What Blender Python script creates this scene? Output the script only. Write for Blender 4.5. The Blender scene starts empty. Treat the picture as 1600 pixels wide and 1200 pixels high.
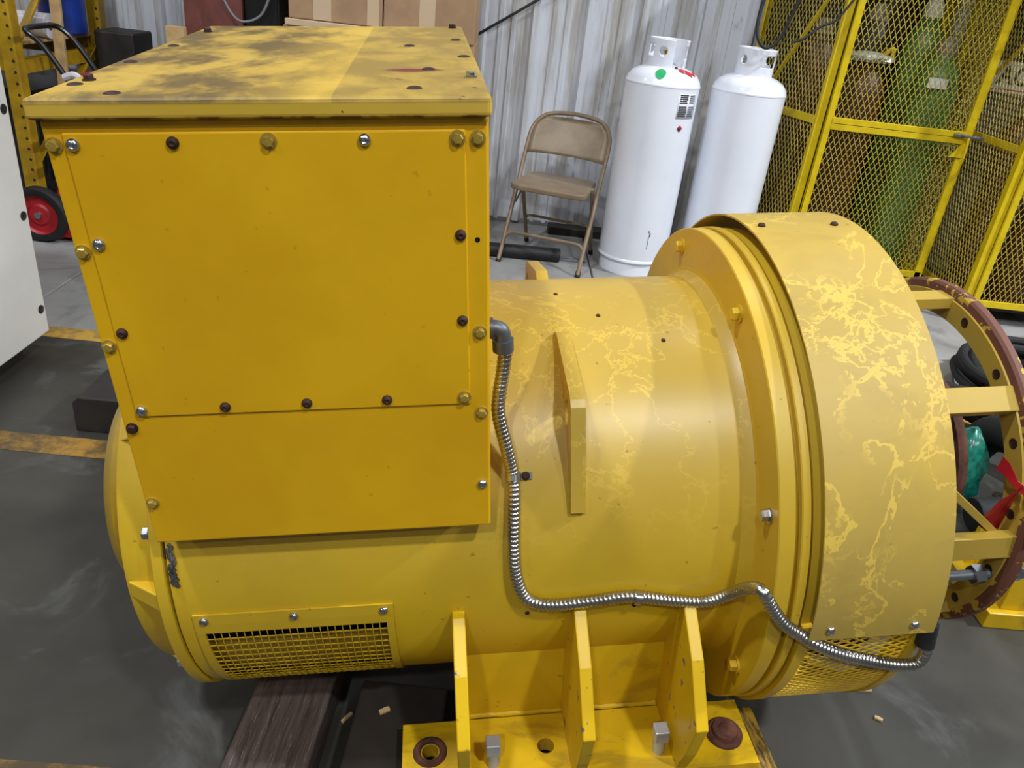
import bpy, math, random
from mathutils import Vector, Matrix, Quaternion
random.seed(7)
SC = bpy.context.scene
COL = SC.collection
PI = math.pi
rad = math.radians

# ------------------------------------------------------------------ camera
CAM_H = 1.38
cam_d = bpy.data.cameras.new('camera'); cam_d.sensor_width = 36.0; cam_d.lens = 1215.0/1600.0*36.0
cam_d.clip_start = 0.02; cam_d.clip_end = 100
cam = bpy.data.objects.new('camera', cam_d); COL.objects.link(cam)
c_right = Vector((0.994422, 0.01192, 0.104797)); c_down = Vector((0.098464, -0.461068, -0.881885)); c_fwd = Vector((0.037806, 0.887285, -0.45967))
cam.matrix_world = Matrix(((c_right.x, -c_down.x, -c_fwd.x, 0), (c_right.y, -c_down.y, -c_fwd.y, 0), (c_right.z, -c_down.z, -c_fwd.z, CAM_H), (0, 0, 0, 1)))
SC.camera = cam
SC.view_settings.view_transform = 'Standard'; SC.view_settings.look = 'None'
SC.view_settings.gamma = 1.0; SC.view_settings.use_curve_mapping = False
SC.view_settings.exposure = -0.05

# ------------------------------------------------------------------ world and hall lamps
w = bpy.data.worlds.new('world'); SC.world = w; w.use_nodes = True
w.node_tree.nodes['Background'].inputs[0].default_value = (0.75, 0.8, 0.9, 1)
w.node_tree.nodes['Background'].inputs[1].default_value = 0.15
LAMP_W = 100.0
LAMPS = [(-1.9, 0.5, 1.7), (5.7, 1.6, 5.6), (1.6, -1.9, 1.9), (1.9, 3.3, 0.5),
         (-4.6, -3.0, 0.8), (-1.2, -3.6, 1.7), (4.6, -3.6, 1.3), (-4.6, 3.0, 0.4)]
def hall_lamp_light(x, y, k):
    l = bpy.data.lights.new('high_bay_light', 'AREA'); l.shape = 'DISK'; l.size = 0.3
    l.energy = LAMP_W*k; l.color = (0.97, 1.0, 1.03)
    o = bpy.data.objects.new('high_bay_light', l); COL.objects.link(o); o.location = (x, y, 5.56)
    return o
for lx, ly, lk in LAMPS: hall_lamp_light(lx, ly, lk)

# ------------------------------------------------------------------ materials
def srgb(r, g, b):
    f = lambda c: (c/12.92 if c <= 0.04045 else ((c+0.055)/1.055)**2.4)
    return (f(r/255), f(g/255), f(b/255), 1.0)
class NT:
    def __init__(s, name):
        s.m = bpy.data.materials.new(name); s.m.use_nodes = True; s.t = s.m.node_tree
        s.b = s.t.nodes['Principled BSDF']; s._tc = None
    def n(s, k, **kw):
        nd = s.t.nodes.new(k)
        for a, v in kw.items(): setattr(nd, a, v)
        return nd
    def l(s, a, b): s.t.links.new(a, b)
    @property
    def obj(s):
        if s._tc is None: s._tc = s.n('ShaderNodeTexCoord')
        return s._tc.outputs['Object']
    def mapped(s, scale=(1, 1, 1), loc=(0, 0, 0)):
        m = s.n('ShaderNodeMapping'); s.l(s.obj, m.inputs[0]); m.inputs['Scale'].default_value = scale; m.inputs['Location'].default_value = loc
        return m.outputs[0]
    def noise(s, scale, detail=4, rough=.55, vec=None, dist=0):
        n = s.n('ShaderNodeTexNoise'); n.inputs['Scale'].default_value = scale; n.inputs['Detail'].default_value = detail
        n.inputs['Roughness'].default_value = rough; n.inputs['Distortion'].default_value = dist
        s.l(vec if vec is not None else s.obj, n.inputs['Vector']); return n.outputs[0]
    def ramp(s, x, lo, hi, a=0., b=1.):
        m = s.n('ShaderNodeMapRange'); s.l(x, m.inputs[0]); m.interpolation_type = 'SMOOTHSTEP'
        for i, v in zip((1, 2, 3, 4), (lo, hi, a, b)): m.inputs[i].default_value = v
        return m.outputs[0]
    def math(s, op, a, b=None):
        m = s.n('ShaderNodeMath', operation=op)
        for i, v in enumerate((a, b)):
            if v is None: continue
            if isinstance(v, (int, float)): m.inputs[i].default_value = v
            else: s.l(v, m.inputs[i])
        return m.outputs[0]
    def mix(s, f, a, b):
        m = s.n('ShaderNodeMix', data_type='RGBA'); 
        if isinstance(f, (int, float)): m.inputs[0].default_value = f
        else: s.l(f, m.inputs[0])
        for i, v in ((6, a), (7, b)):
            if isinstance(v, tuple): m.inputs[i].default_value = v
            else: s.l(v, m.inputs[i])
        return m.outputs[2]
    def sep(s, vec):
        n = s.n('ShaderNodeSeparateXYZ'); s.l(vec, n.inputs[0]); return n.outputs
    def col(s, c):
        if isinstance(c, tuple): s.b.inputs['Base Color'].default_value = c
        else: s.l(c, s.b.inputs['Base Color'])
    def set(s, rough=.5, metal=0., spec=None):
        if isinstance(rough, (int, float)): s.b.inputs['Roughness'].default_value = rough
        else: s.l(rough, s.b.inputs['Roughness'])
        if isinstance(metal, (int, float)): s.b.inputs['Metallic'].default_value = metal
        else: s.l(metal, s.b.inputs['Metallic'])
        if spec is not None: s.b.inputs['Specular IOR Level'].default_value = spec
    def bump(s, h, strength=.2, dist=.002):
        b = s.n('ShaderNodeBump'); b.inputs['Strength'].default_value = strength; b.inputs['Distance'].default_value = dist
        s.l(h, b.inputs['Height']); s.l(b.outputs[0], s.b.inputs['Normal'])

def simple(name, c, c2=None, rough=.5, metal=0., scale=12., bump=0., bscale=60.):
    t = NT(name); c = srgb(*c)
    t.col(t.mix(t.ramp(t.noise(scale, 5, .6), .35, .68), c, srgb(*c2)) if c2 else c)
    t.set(rough, metal)
    if bump: t.bump(t.noise(bscale, 3), bump)
    return t.m

YEL = srgb(210, 172, 16); YEL2 = srgb(200, 161, 10); DUST = srgb(170, 144, 66); TRAIL = srgb(206, 174, 72); RUST = srgb(84, 38, 20)
def yellow(name, dust=0., trails=0., chips=0., base=YEL, base2=YEL2, zlo=-.15, zhi=.3, rough=.42, speck=.5, grime=0., chipcol=RUST, tw=1.):
    t = NT(name)
    c = t.mix(t.ramp(t.noise(5, 4, .6), .35, .68), base, base2)
    if dust:
        z = t.sep(t.obj)[2]
        f = t.math('MULTIPLY', t.ramp(z, zlo, zhi), t.ramp(t.noise(3.2, 5, .6), .2, .6, .55, 1.))
        f = t.math('MULTIPLY', f, dust)
        c = t.mix(f, c, DUST)
    if grime:
        g = t.math('MULTIPLY', t.ramp(t.noise(7, 6, .65, t.mapped((1, 2.2, 1)), .6), .47, .64), grime)
        c = t.mix(g, c, srgb(118, 92, 34))
    if trails:
        # pale dried water tracks that wander over the dusty paint
        lines = None
        for sc_, wd, thr, lv, off in ((5.2, .015*tw, .40, .5, 0.), (7.5, .012*tw, .47, .52, 5.), (4.2, .011*tw, .45, .46, 9.)):
            n_ = t.noise(sc_, 7, .60, t.mapped((1, 1, .85), (off, off*.7, 0)), .35)
            d_ = t.math('ABSOLUTE', t.math('SUBTRACT', n_, lv))
            ln = t.ramp(d_, wd*.6, wd, 1., 0.)
            ln = t.math('MULTIPLY', ln, t.ramp(t.noise(3.6, 3, .5, t.mapped((1, 1, 1), (sc_, 2., 3.))), thr, thr+.08))
            lines = ln if lines is None else t.math('MAXIMUM', lines, ln)
        z = t.sep(t.obj)[2]
        lines = t.math('MULTIPLY', t.math('MULTIPLY', lines, trails), t.ramp(z, zlo+.12, zhi))
        c = t.mix(lines, c, TRAIL)
    if speck:
        s = t.math('MULTIPLY', t.ramp(t.noise(75, 2, .5), .72, .76), speck)
        c = t.mix(s, c, RUST)
    if chips:
        ch = t.ramp(t.noise(34, 5, .6), .66-.1*chips, .68-.1*chips)
        c = t.mix(ch, c, chipcol)
    t.col(c); t.set(rough)
    t.bump(t.noise(140, 3), .06, .001)
    return t.m

MAT = {}
MAT['box'] = yellow('yellow_enamel', speck=.2, base=srgb(222, 172, 10), base2=srgb(212, 161, 6))
MAT['dusty'] = yellow('dusty_yellow_enamel', dust=.9, trails=.6, speck=.4, zlo=-.12, zhi=.30, rough=.38, tw=.62)
MAT['shroud'] = yellow('water_tracked_yellow_enamel', dust=1., trails=.85, speck=.3, zlo=-.5, zhi=-.2, rough=.5, grime=.14, tw=.85)
MAT['castyel'] = yellow('cast_yellow_enamel', dust=.5, speck=.5, zlo=-.3, zhi=.3)
MAT['feet'] = yellow('scuffed_yellow_enamel', speck=.4, grime=.45)
MAT['gusset'] = yellow('chipped_yellow_enamel', speck=.4, chips=.3, chipcol=srgb(104, 100, 104))
MAT['wornbolt'] = simple('worn_yellow_bolt', (186, 158, 70), (160, 132, 52), .35, .35, 300)
MAT['grimycap'] = yellow('grimy_cast_yellow', speck=.3, base=srgb(168, 136, 30), base2=srgb(146, 116, 24))
MAT['paleyel'] = yellow('faded_yellow_enamel', dust=.8, zlo=-.9, zhi=-.6, speck=.3)
MAT['ringedge'] = yellow('rust_eaten_yellow_enamel', dust=.6, zlo=-.9, zhi=-.6, chips=2.35, rough=.65, chipcol=srgb(104, 62, 46))
MAT['cage'] = simple('cage_yellow_paint', (214, 186, 14), (196, 168, 8), .4)
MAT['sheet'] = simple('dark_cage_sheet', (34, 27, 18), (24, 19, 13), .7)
MAT['mesh'] = simple('cage_mesh_paint', (190, 170, 66), (176, 154, 46), .45)
MAT['rack'] = simple('rack_yellow_paint', (176, 140, 16), (150, 116, 14), .5)
MAT['rust'] = simple('brown_rust', (92, 52, 36), (58, 30, 22), .85, 0., 40, .4, 90)
MAT['darkrust'] = simple('dark_rusted_steel', (62, 34, 24), (38, 22, 18), .7, .2, 60)
MAT['zinc'] = simple('bright_zinc', (205, 208, 214), (170, 172, 178), .22, 1.)
MAT['jack'] = simple('bright_plated_steel', (196, 200, 208), (170, 174, 184), .4, .55)
MAT['conduit'] = simple('galvanised_conduit', (196, 194, 190), (160, 158, 152), .27, 1.)
MAT['greymetal'] = simple('grey_zinc_casting', (112, 116, 122), (92, 96, 102), .45, .6)
MAT['brass'] = simple('brass', (190, 150, 70), None, .3, 1.)
MAT['black'] = simple('black_rubber', (20, 20, 22), (26, 26, 28), .6)
MAT['hose'] = simple('sooty_hose_rubber', (13, 13, 14), (17, 17, 18), .75)
MAT['blackgloss'] = simple('black_plastic', (18, 18, 20), None, .3)
MAT['darkiron'] = simple('dark_winding_varnish', (52, 40, 14), (24, 18, 8), .6)
MAT['white_tank'] = simple('white_gloss_enamel', (232, 236, 246), (226, 230, 240), .2, 0, 3)
MAT['white_cab'] = simple('white_powder_coat', (224, 222, 216), (214, 212, 206), .45, 0, 2)
t = NT('white_siding_paint')
c = t.mix(t.ramp(t.noise(3.2, 5, .6, t.mapped((3.4, 3, .35))), .42, .66), srgb(196, 200, 208), srgb(160, 157, 152))
c = t.mix(t.math('MULTIPLY', t.ramp(t.noise(6, 5, .65, t.mapped((1.6, 1, .5), (4, 0, 0))), .6, .74), .6), c, srgb(126, 116, 104))
t.col(c); t.set(.42); MAT['siding'] = t.m
MAT['chair'] = simple('tan_chair_enamel', (134, 115, 90), (120, 102, 80), .42, .1)
MAT['card'] = simple('brown_cardboard', (168, 136, 104), (152, 122, 92), .85, 0, 6)
MAT['tape'] = simple('tan_packing_tape', (196, 172, 142), None, .35)
MAT['maroon'] = simple('maroon_paint', (112, 62, 54), (98, 54, 48), .5)
MAT['green'] = simple('green_cylinder_paint', (84, 126, 66), (68, 104, 54), .4)
MAT['brown'] = simple('brown_cylinder_paint', (70, 28, 18), (50, 20, 13), .5)
MAT['greycyl'] = simple('grey_cylinder_paint', (120, 112, 100), None, .45)
MAT['wood'] = simple('pale_pine', (190, 160, 112), (168, 138, 92), .75, 0, 14)
MAT['red'] = simple('red_paint', (176, 28, 36), (150, 22, 30), .45)
MAT['film'] = simple('white_plastic_film', (214, 210, 216), (188, 182, 194), .3)
MAT['blue'] = simple('blue_plastic', (22, 52, 140), (16, 40, 110), .4)
MAT['teal'] = simple('teal_plastic_film', (28, 122, 104), (18, 84, 74), .25, 0, 40)
MAT['mauve'] = simple('mauve_cardboard_core', (140, 110, 112), None, .8)
MAT['dark'] = simple('dark_grey_paint', (40, 36, 34), (30, 27, 25), .6)
MAT['grey'] = simple('grey_paint', (110, 112, 116), None, .5)
MAT['signwhite'] = simple('white_sign', (222, 222, 220), None, .4)
MAT['print'] = simple('black_print', (44, 46, 54), None, .5)
MAT['printred'] = simple('red_print', (200, 40, 50), None, .5)
MAT['stickergreen'] = simple('green_sticker', (40, 170, 100), None, .4)
MAT['ceil'] = simple('grey_roof_liner', (84, 84, 84), None, .8)
MAT['steel'] = simple('bare_scratched_steel', (150, 150, 156), (90, 90, 98), .35, .9, 30)
MAT['silverfilm'] = simple('clear_crinkled_film', (224, 228, 226), (170, 176, 172), .15, .2, 60)

# lid: streaks of grime and a paler strip that was once covered
t = NT('grimy_lid_enamel'); ox, oy, oz = t.sep(t.obj)
top = t.ramp(oz, .704, .709)
c = t.mix(t.ramp(t.noise(4, 5, .6, t.mapped((1, 1.6, 1))), .35, .65), srgb(196, 160, 48), srgb(204, 168, 62))
g = t.ramp(t.noise(13, 6, .62, t.mapped((1, .62, 1)), .2), .36, .60)
strip = t.ramp(ox, -.0985, -.0965)
left = t.ramp(t.math('ADD', ox, t.math('MULTIPLY', t.noise(3, 3), .16)), -.13, .0, 1., .35)
gr = t.math('MULTIPLY', g, t.math('MAXIMUM', left, t.math('MULTIPLY', strip, .55)))
c = t.mix(t.math('MULTIPLY', t.math('MAXIMUM', t.math('MULTIPLY', strip, .62), t.math('MULTIPLY', left, .55)), top), c, srgb(146, 120, 48))
c = t.mix(t.math('MULTIPLY', t.math('MULTIPLY', gr, top), .92), c, srgb(84, 66, 28))
# rust bleeding beside one hole
dx = t.math('MULTIPLY', t.math('ADD', ox, .020), 26.); dy = t.math('MULTIPLY', t.math('ADD', oy, .190), 62.)
d2 = t.math('ADD', t.math('ADD', t.math('MULTIPLY', dx, dx), t.math('MULTIPLY', dy, dy)), t.math('MULTIPLY', t.noise(55, 4), 1.1))
c = t.mix(t.math('MULTIPLY', t.ramp(d2, .8, 1.7, 1., 0.), top), c, srgb(104, 34, 16))
c = t.mix(t.ramp(t.noise(48, 3), .71, .74), c, RUST)
c = t.mix(t.math('MULTIPLY', t.ramp(oz, .6925, .6955, 1., 0.), t.ramp(t.noise(30, 4), .4, .55)), c, srgb(98, 52, 22))
t.col(c); t.set(.55); t.bump(t.noise(120, 3), .05, .001); MAT['lid'] = t.m

# concrete: pale slabs beyond the aisle line, darker slabs inside it
def concrete(name, a, b, stain, rough):
    t = NT(name)
    c = t.mix(t.ramp(t.noise(1.6, 6, .6), .35, .66), srgb(*a), srgb(*b))
    c = t.mix(t.math('MULTIPLY', t.ramp(t.noise(3.4, 6, .65, None, .8), .52, .7), .8), c, srgb(*stain))
    c = t.mix(t.math('MULTIPLY', t.ramp(t.noise(38, 4, .7), .6, .8), .35), c, srgb(*b))
    t.col(c); t.set(t.ramp(t.noise(4, 4), .3, .7, rough-.1, rough+.12)); t.bump(t.noise(55, 5), .12, .002)
    return t.m
MAT['slab'] = concrete('pale_concrete', (152, 151, 150), (132, 131, 130), (110, 109, 108), .55)
MAT['slabdark'] = concrete('dark_concrete', (58, 56, 50), (42, 41, 36), (82, 82, 80), .45)
MAT['joint'] = simple('joint_filler', (60, 58, 54), None, .9)
t = NT('worn_yellow_floor_paint')
f = t.ramp(t.noise(9, 6, .7), .46, .62)
t.col(t.mix(f, srgb(196, 154, 62), srgb(140, 116, 70))); t.set(.6); MAT['floorpaint'] = t.m
t = NT('scuffed_yellow_floor_paint')
f = t.ramp(t.noise(7, 6, .7), .36, .6)
t.col(t.mix(f, srgb(150, 112, 40), srgb(74, 60, 38))); t.set(.6); MAT['floorpaintworn'] = t.m
t = NT('weathered_dark_timber')
g = t.noise(7, 6, .7, t.mapped((9, .7, 3)), .4)
c = t.mix(t.ramp(g, .35, .65), srgb(48, 36, 30), srgb(84, 70, 62))
c = t.mix(t.ramp(t.noise(22, 5, .7, t.mapped((9, .5, 3))), .58, .72), c, srgb(132, 122, 122)); t.col(c); t.set(.7); t.bump(g, .4, .004); MAT['timber'] = t.m
MAT['timbershade'] = simple('shade_darkened_timber', (38, 29, 20), (26, 20, 14), .8, 0, 9)  # near-black timber: the shade under the foot is put into its colour
t = NT('yellow_smeared_timber')
g = t.noise(7, 6, .7, t.mapped((6, 1.2, 3)), .4)
c = t.mix(t.ramp(g, .45, .55), srgb(70, 54, 34), srgb(150, 116, 20)); t.col(c); t.set(.75); t.bump(g, .3, .004); MAT['timberyel'] = t.m

# ------------------------------------------------------------------ mesh helpers
class MB:
    def __init__(s): s.v = []; s.f = []; s.mi = []
    def quad(s, *p):
        b = len(s.v); s.v += [tuple(x) for x in p]; s.f.append(tuple(range(b, b+len(p)))); return s
    def box(s, lo, hi):
        b = len(s.v)
        for x in (lo[0], hi[0]):
            for y in (lo[1], hi[1]):
                for z in (lo[2], hi[2]): s.v.append((x, y, z))
        for q in ((0, 1, 3, 2), (4, 6, 7, 5), (0, 4, 5, 1), (2, 3, 7, 6), (0, 2, 6, 4), (1, 5, 7, 3)): s.f.append(tuple(b+i for i in q))
        return s
    def bar(s, p, q, w, h, up=(0, 0, 1)):
        p = Vector(p); q = Vector(q); d = (q-p).normalized(); u = Vector(up)
        sx = d.cross(u)
        if sx.length < 1e-4: sx = d.cross(Vector((1, 0, 0)))
        sx.normalize(); u = sx.cross(d).normalized()
        b = len(s.v)
        for e in (p, q):
            for a_, c_ in ((-1, -1), (1, -1), (1, 1), (-1, 1)): s.v.append(tuple(e+sx*(a_*w/2)+u*(c_*h/2)))
        for f_ in ((3, 2, 1, 0), (4, 5, 6, 7), (0, 1, 5, 4), (1, 2, 6, 5), (2, 3, 7, 6), (3, 0, 4, 7)): s.f.append(tuple(b+i for i in f_))
        return s
    def prism(s, poly, ax, lo, hi):
        # poly: 2-D points in the two other axes (in x,y,z order); extruded along ax
        def P(a, b, c):
            return {'x': (c, a, b), 'y': (a, c, b), 'z': (a, b, c)}[ax]
        n = len(poly); b = len(s.v)
        s.v += [P(p[0], p[1], lo) for p in poly] + [P(p[0], p[1], hi) for p in poly]
        s.f.append(tuple(b+i for i in range(n))); s.f.append(tuple(b+n+i for i in reversed(range(n))))
        for i in range(n): s.f.append((b+i, b+n+i, b+n+(i+1) % n, b+(i+1) % n))
        return s
    def tube(s, path, r, n=10, cap=True, rfn=None):
        path = [Vector(p) for p in path]; m = len(path); b = len(s.v)
        tan = [(path[min(i+1, m-1)]-path[max(i-1, 0)]).normalized() for i in range(m)]
        u = tan[0].orthogonal().normalized()
        for i in range(m):
            if i: u = (tan[i-1].rotation_difference(tan[i])) @ u
            u = (u-tan[i]*u.dot(tan[i])).normalized(); w_ = tan[i].cross(u)
            rr = rfn(i) if rfn else (r[i] if isinstance(r, (list, tuple)) else r)
            for k in range(n):
                a = 2*PI*k/n; s.v.append(tuple(path[i]+u*(rr*math.cos(a))+w_*(rr*math.sin(a))))
        for i in range(m-1):
            for k in range(n): s.f.append((b+i*n+k, b+i*n+(k+1) % n, b+(i+1)*n+(k+1) % n, b+(i+1)*n+k))
        if cap: s.f.append(tuple(b+k for k in reversed(range(n)))); s.f.append(tuple(b+(m-1)*n+k for k in range(n)))
        return s
    def lathe(s, prof, axis='x', n=96, a0=0., a1=360., c=(0, 0, 0), closed_prof=False):
        # 'x': angle 0 faces -y, 90 faces +z.  'z': angle around z from +x
        full = abs(a1-a0-360) < 1e-6; m = n if full else n+1; b = len(s.v); k = len(prof)
        for i in range(m):
            a = rad(a0+(a1-a0)*i/n)
            for (h, r) in prof:
                if axis == 'x': s.v.append((c[0]+h, c[1]-r*math.cos(a), c[2]+r*math.sin(a)))
                elif axis == 'y': s.v.append((c[0]+r*math.cos(a), c[1]+h, c[2]+r*math.sin(a)))
                else: s.v.append((c[0]+r*math.cos(a), c[1]+r*math.sin(a), c[2]+h))
        for i in range(n):
            i2 = (i+1) % m
            for j in range(k if closed_prof else k-1):
                j2 = (j+1) % k
                s.f.append((b+i*k+j, b+i*k+j2, b+i2*k+j2, b+i2*k+j))
        if not full and closed_prof:
            s.f.append(tuple(b+j for j in range(k))); s.f.append(tuple(b+(m-1)*k+j for j in reversed(range(k))))
        return s
    def mesh(s, name, mat, smooth=False):
        me = bpy.data.meshes.new(name); me.from_pydata(s.v, [], s.f); me.materials.append(MAT[mat] if isinstance(mat, str) else mat)
        import bmesh
        bm = bmesh.new(); bm.from_mesh(me)
        bmesh.ops.remove_doubles(bm, verts=bm.verts, dist=1e-6)
        bmesh.ops.recalc_face_normals(bm, faces=bm.faces); bm.to_mesh(me); bm.free()
        if smooth:
            me.polygons.foreach_set('use_smooth', [True]*len(me.polygons)); 
            me.set_sharp_from_angle(angle=rad(smooth if smooth is not True else 35))
        me.update(); return me
    def build(s, name, mat, parent=None, smooth=False, bevel=0., segs=2, label=None, solid=0.):
        o = bpy.data.objects.new(name, s.mesh(name, mat, smooth)); COL.objects.link(o); o.parent = parent
        if solid:
            m = o.modifiers.new('thickness', 'SOLIDIFY'); m.thickness = solid; m.offset = -1
        if bevel:
            m = o.modifiers.new('bevel', 'BEVEL'); m.width = bevel; m.segments = segs; m.limit_method = 'ANGLE'; m.angle_limit = rad(40)
        if label: o['label'] = label
        return o
def tag(o, label, cat, group=None, kind=None):
    if label: o['label'] = label
    if cat: o['category'] = cat
    if group: o['group'] = group
    if kind: o['kind'] = kind
    return o
def struct(o): o['kind'] = 'structure'; return o
def empty(name, loc=(0, 0, 0), rz=0.):
    o = bpy.data.objects.new(name, None); COL.objects.link(o); o.location = loc; o.rotation_euler = (0, 0, rz); o.empty_display_size = .1; return o
def inst(src_mesh, name, parent, loc, nrm=(0, 0, 1), spin=0., label=None):
    o = bpy.data.objects.new(name, src_mesh); COL.objects.link(o); o.parent = parent; o.location = loc
    q = Vector((0, 0, 1)).rotation_difference(Vector(nrm)) @ Quaternion((0, 0, 1), spin)
    o.rotation_mode = 'QUATERNION'; o.rotation_quaternion = q
    if label: o['label'] = label
    return o
def spline(pts, per=12):
    pts = [Vector(p) for p in pts]; P = [pts[0]*2-pts[1]]+pts+[pts[-1]*2-pts[-2]]; out = []
    for i in range(1, len(P)-2):
        for k in range(per):
            t_ = k/per; a, b_, c_, d_ = P[i-1], P[i], P[i+1], P[i+2]
            out.append(.5*((2*b_)+(c_-a)*t_+(2*a-5*b_+4*c_-d_)*t_*t_+(3*b_-a-3*c_+d_)*t_**3))
    out.append(pts[-1]); return out
def resample(pts, step):
    out = [pts[0]]; acc = 0.
    for a, b_ in zip(pts, pts[1:]):
        L = (b_-a).length; 
        while acc+L >= step and L > 1e-9:
            t_ = (step-acc)/L; a = a.lerp(b_, t_); out.append(a); L = (b_-a).length; acc = 0.
        acc += L
    return out
def text_mesh(body, size, mat, depth=.001):
    cu = bpy.data.curves.new('lettering', 'FONT'); cu.body = body; cu.size = size; cu.extrude = depth; cu.align_x = 'LEFT'
    cu.offset = size*.022
    ob = bpy.data.objects.new('lettering', cu); COL.objects.link(ob); dg = bpy.context.evaluated_depsgraph_get()
    me = bpy.data.meshes.new_from_object(ob.evaluated_get(dg)); bpy.data.objects.remove(ob); bpy.data.curves.remove(cu)
    me.materials.clear(); me.materials.append(MAT[mat]); return me
def expanded(mb, fn, u0, u1, v0, v1, du, dv, wd, th):
    # diamond mesh of flat strands; fn(u, v, n) gives the point lifted n along the normal
    nu = max(1, round((u1-u0)/du)); nv = max(1, round((v1-v0)/dv)); du = (u1-u0)/nu; dv = (v1-v0)/nv
    def strand(a, c):
        ux, vx = c[0]-a[0], c[1]-a[1]; L = math.hypot(ux, vx); px, py = -vx/L*wd/2, ux/L*wd/2
        b = len(mb.v)
        for (u, v) in (a, c):
            for s_, n_ in ((1, 0), (-1, 0), (-1, th), (1, th)): mb.v.append(tuple(fn(u+px*s_, v+py*s_, n_)))
        for k in range(4): mb.f.append((b+k, b+(k+1) % 4, b+4+(k+1) % 4, b+4+k))
    for i in range(nu):
        for j in range(nv):
            u, v = u0+i*du, v0+j*dv; m_ = (u+du/2, v+dv/2)
            strand((u+du/2, v), (u, v+dv/2)); strand((u+du/2, v), (u+du, v+dv/2))
            strand((u, v+dv/2), (u+du/2, v+dv)); strand((u+du, v+dv/2), (u+du/2, v+dv))
    return mb

# ------------------------------------------------------------------ the hall
X0, X1, Y0, Y1, ZC = -6.5, 6.5, -6.0, 4.92, 6.0
fl = struct(MB().box((X0, Y0, -.12), (X1, Y1, -.012)).build('floor', 'joint'))
xs = [X0, -1.86, 0.535, 2.93, X1]; ys = [Y0, -2.1, 0.30, 2.70, Y1]
for i in range(4):
    for j in range(4):
        MB().box((xs[i]+.004, ys[j]+.004, -.03), (xs[i+1]-.004, ys[j+1]-.004, 0)).build('slab', 'slab' if j == 3 else 'slabdark', fl, bevel=.004, segs=1)
for (a, b, c_, d_) in ((-4.2, 2.675, 3.4, 2.765), (-4.2, 1.925, -.2, 2.02), (-4.2, .855, .2, .95)):
    o = MB().box((a, b, 0), (c_, d_, .0012)).build('painted_line', 'floorpaint' if b > 2.5 else 'floorpaintworn', fl)
wb = struct(MB().box((X0, Y1+.03, 0), (X1, Y1+.1, ZC)).build('wall_back', 'siding'))
def siding_sheet(x0, x1):
    mb = MB(); pr = []; x = x0; pitch = (x1-x0)/3
    for k in range(3):
        b = x0+k*pitch
        pr += [(b, 0), (b+.030, 0), (b+.046, -.028), (b+.074, -.028), (b+.090, 0), (b+pitch*.50, 0), (b+pitch*.52, -.007), (b+pitch*.58, -.007), (b+pitch*.60, 0),
               (b+pitch*.74, 0), (b+pitch*.76, -.007), (b+pitch*.82, -.007), (b+pitch*.84, 0)]
    pr.append((x1, 0))
    for p, q in zip(pr, pr[1:]):
        mb.quad((p[0], Y1+p[1], 0.02), (q[0], Y1+q[1], 0.02), (q[0], Y1+q[1], ZC-.01), (p[0], Y1+p[1], ZC-.01))
    o = mb.build('siding_sheet', 'siding', wb, solid=.006)
    return o
x = -6.4
while x < 6.3: siding_sheet(x, x+.92); x += .92
struct(MB().box((X0-.1, Y0, 0), (X0, Y1, ZC)).build('wall_left', 'ceil'))
struct(MB().box((X1, Y0, 0), (X1+.1, Y1, ZC)).build('wall_right', 'ceil'))
struct(MB().box((X0, Y0-.1, 0), (X1, Y0, ZC)).build('wall_front', 'ceil'))
struct(MB().box((X0, Y0, ZC), (X1, Y1, ZC+.1)).build('ceiling', 'ceil'))
struct(MB().box((X0, Y1-.012, 0), (X1, Y1+.02, .03)).build('trim_1', 'grey'))
# steel column strip on the back wall beside the maroon cabinet
col_ = MB().box((-1.86, Y1-.13, 0), (-1.82, Y1-.02, ZC)).box((-1.78, Y1-.13, 0), (-1.74, Y1-.02, ZC)).box((-1.82, Y1-.08, 0), (-1.78, Y1-.06, ZC))
struct(col_.build('trim_2', 'siding'))
# lamp housings on the ceiling
lampm = NT('lamp_lens'); lampm.b.inputs['Emission Color'].default_value = (1, .95, .86, 1); lampm.b.inputs['Emission Strength'].default_value = 6; MAT['lens'] = lampm.m
for i, (lx, ly, lk) in enumerate(LAMPS):
    e_ = empty('high_bay_lamp', (lx, ly, 5.6)); tag(e_, 'round high bay lamp hanging from the ceiling', 'lamp', 'high bay lamps over the shop floor')
    MB().lathe([(0.0, .24), (.05, .25), (.10, .20), (.16, .10), (.22, .06), (.22, 0)], 'z', 24).build('lamp_housing', 'grey', e_, True)
    MB().lathe([(.002, .0), (.002, .225)], 'z', 24).build('lens', 'lens', e_)
    MB().tube([(0, 0, .2), (0, 0, .40)], .01, 8).build('hanger', 'grey', e_)

# ------------------------------------------------------------------ the generator (built about its shaft axis, then set tilted on its timbers)
SM = 1.08
G = Matrix(((0.989323, -0.111504, -0.093849), (0.10865, 0.993464, -0.035002), (0.097138, 0.024432, 0.994971)))
BASE = Vector((0.2, 0.0, -0.338))                         # foot level, in shaft-axis coordinates
AX = Vector((0.0, 1.181419, -0.842698))
gen = empty('generator')
gen.location = (G @ (AX+BASE))*SM + Vector((0, 0, CAM_H)); gen.rotation_mode = 'QUATERNION'; gen.rotation_quaternion = G.to_quaternion(); gen.scale = (SM,)*3
tag(gen, 'large yellow industrial generator with boxy terminal housing and round drum on steel feet', 'generator')
def gp(mb, name, mat, parent=None, **kw):
    o = mb.build(name, mat, parent or gen, **kw)
    if parent is None: o.location = -BASE
    return o
def cy(x, a, r): a = rad(a); return Vector((x, -r*math.cos(a), r*math.sin(a)))
R = .34
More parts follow.
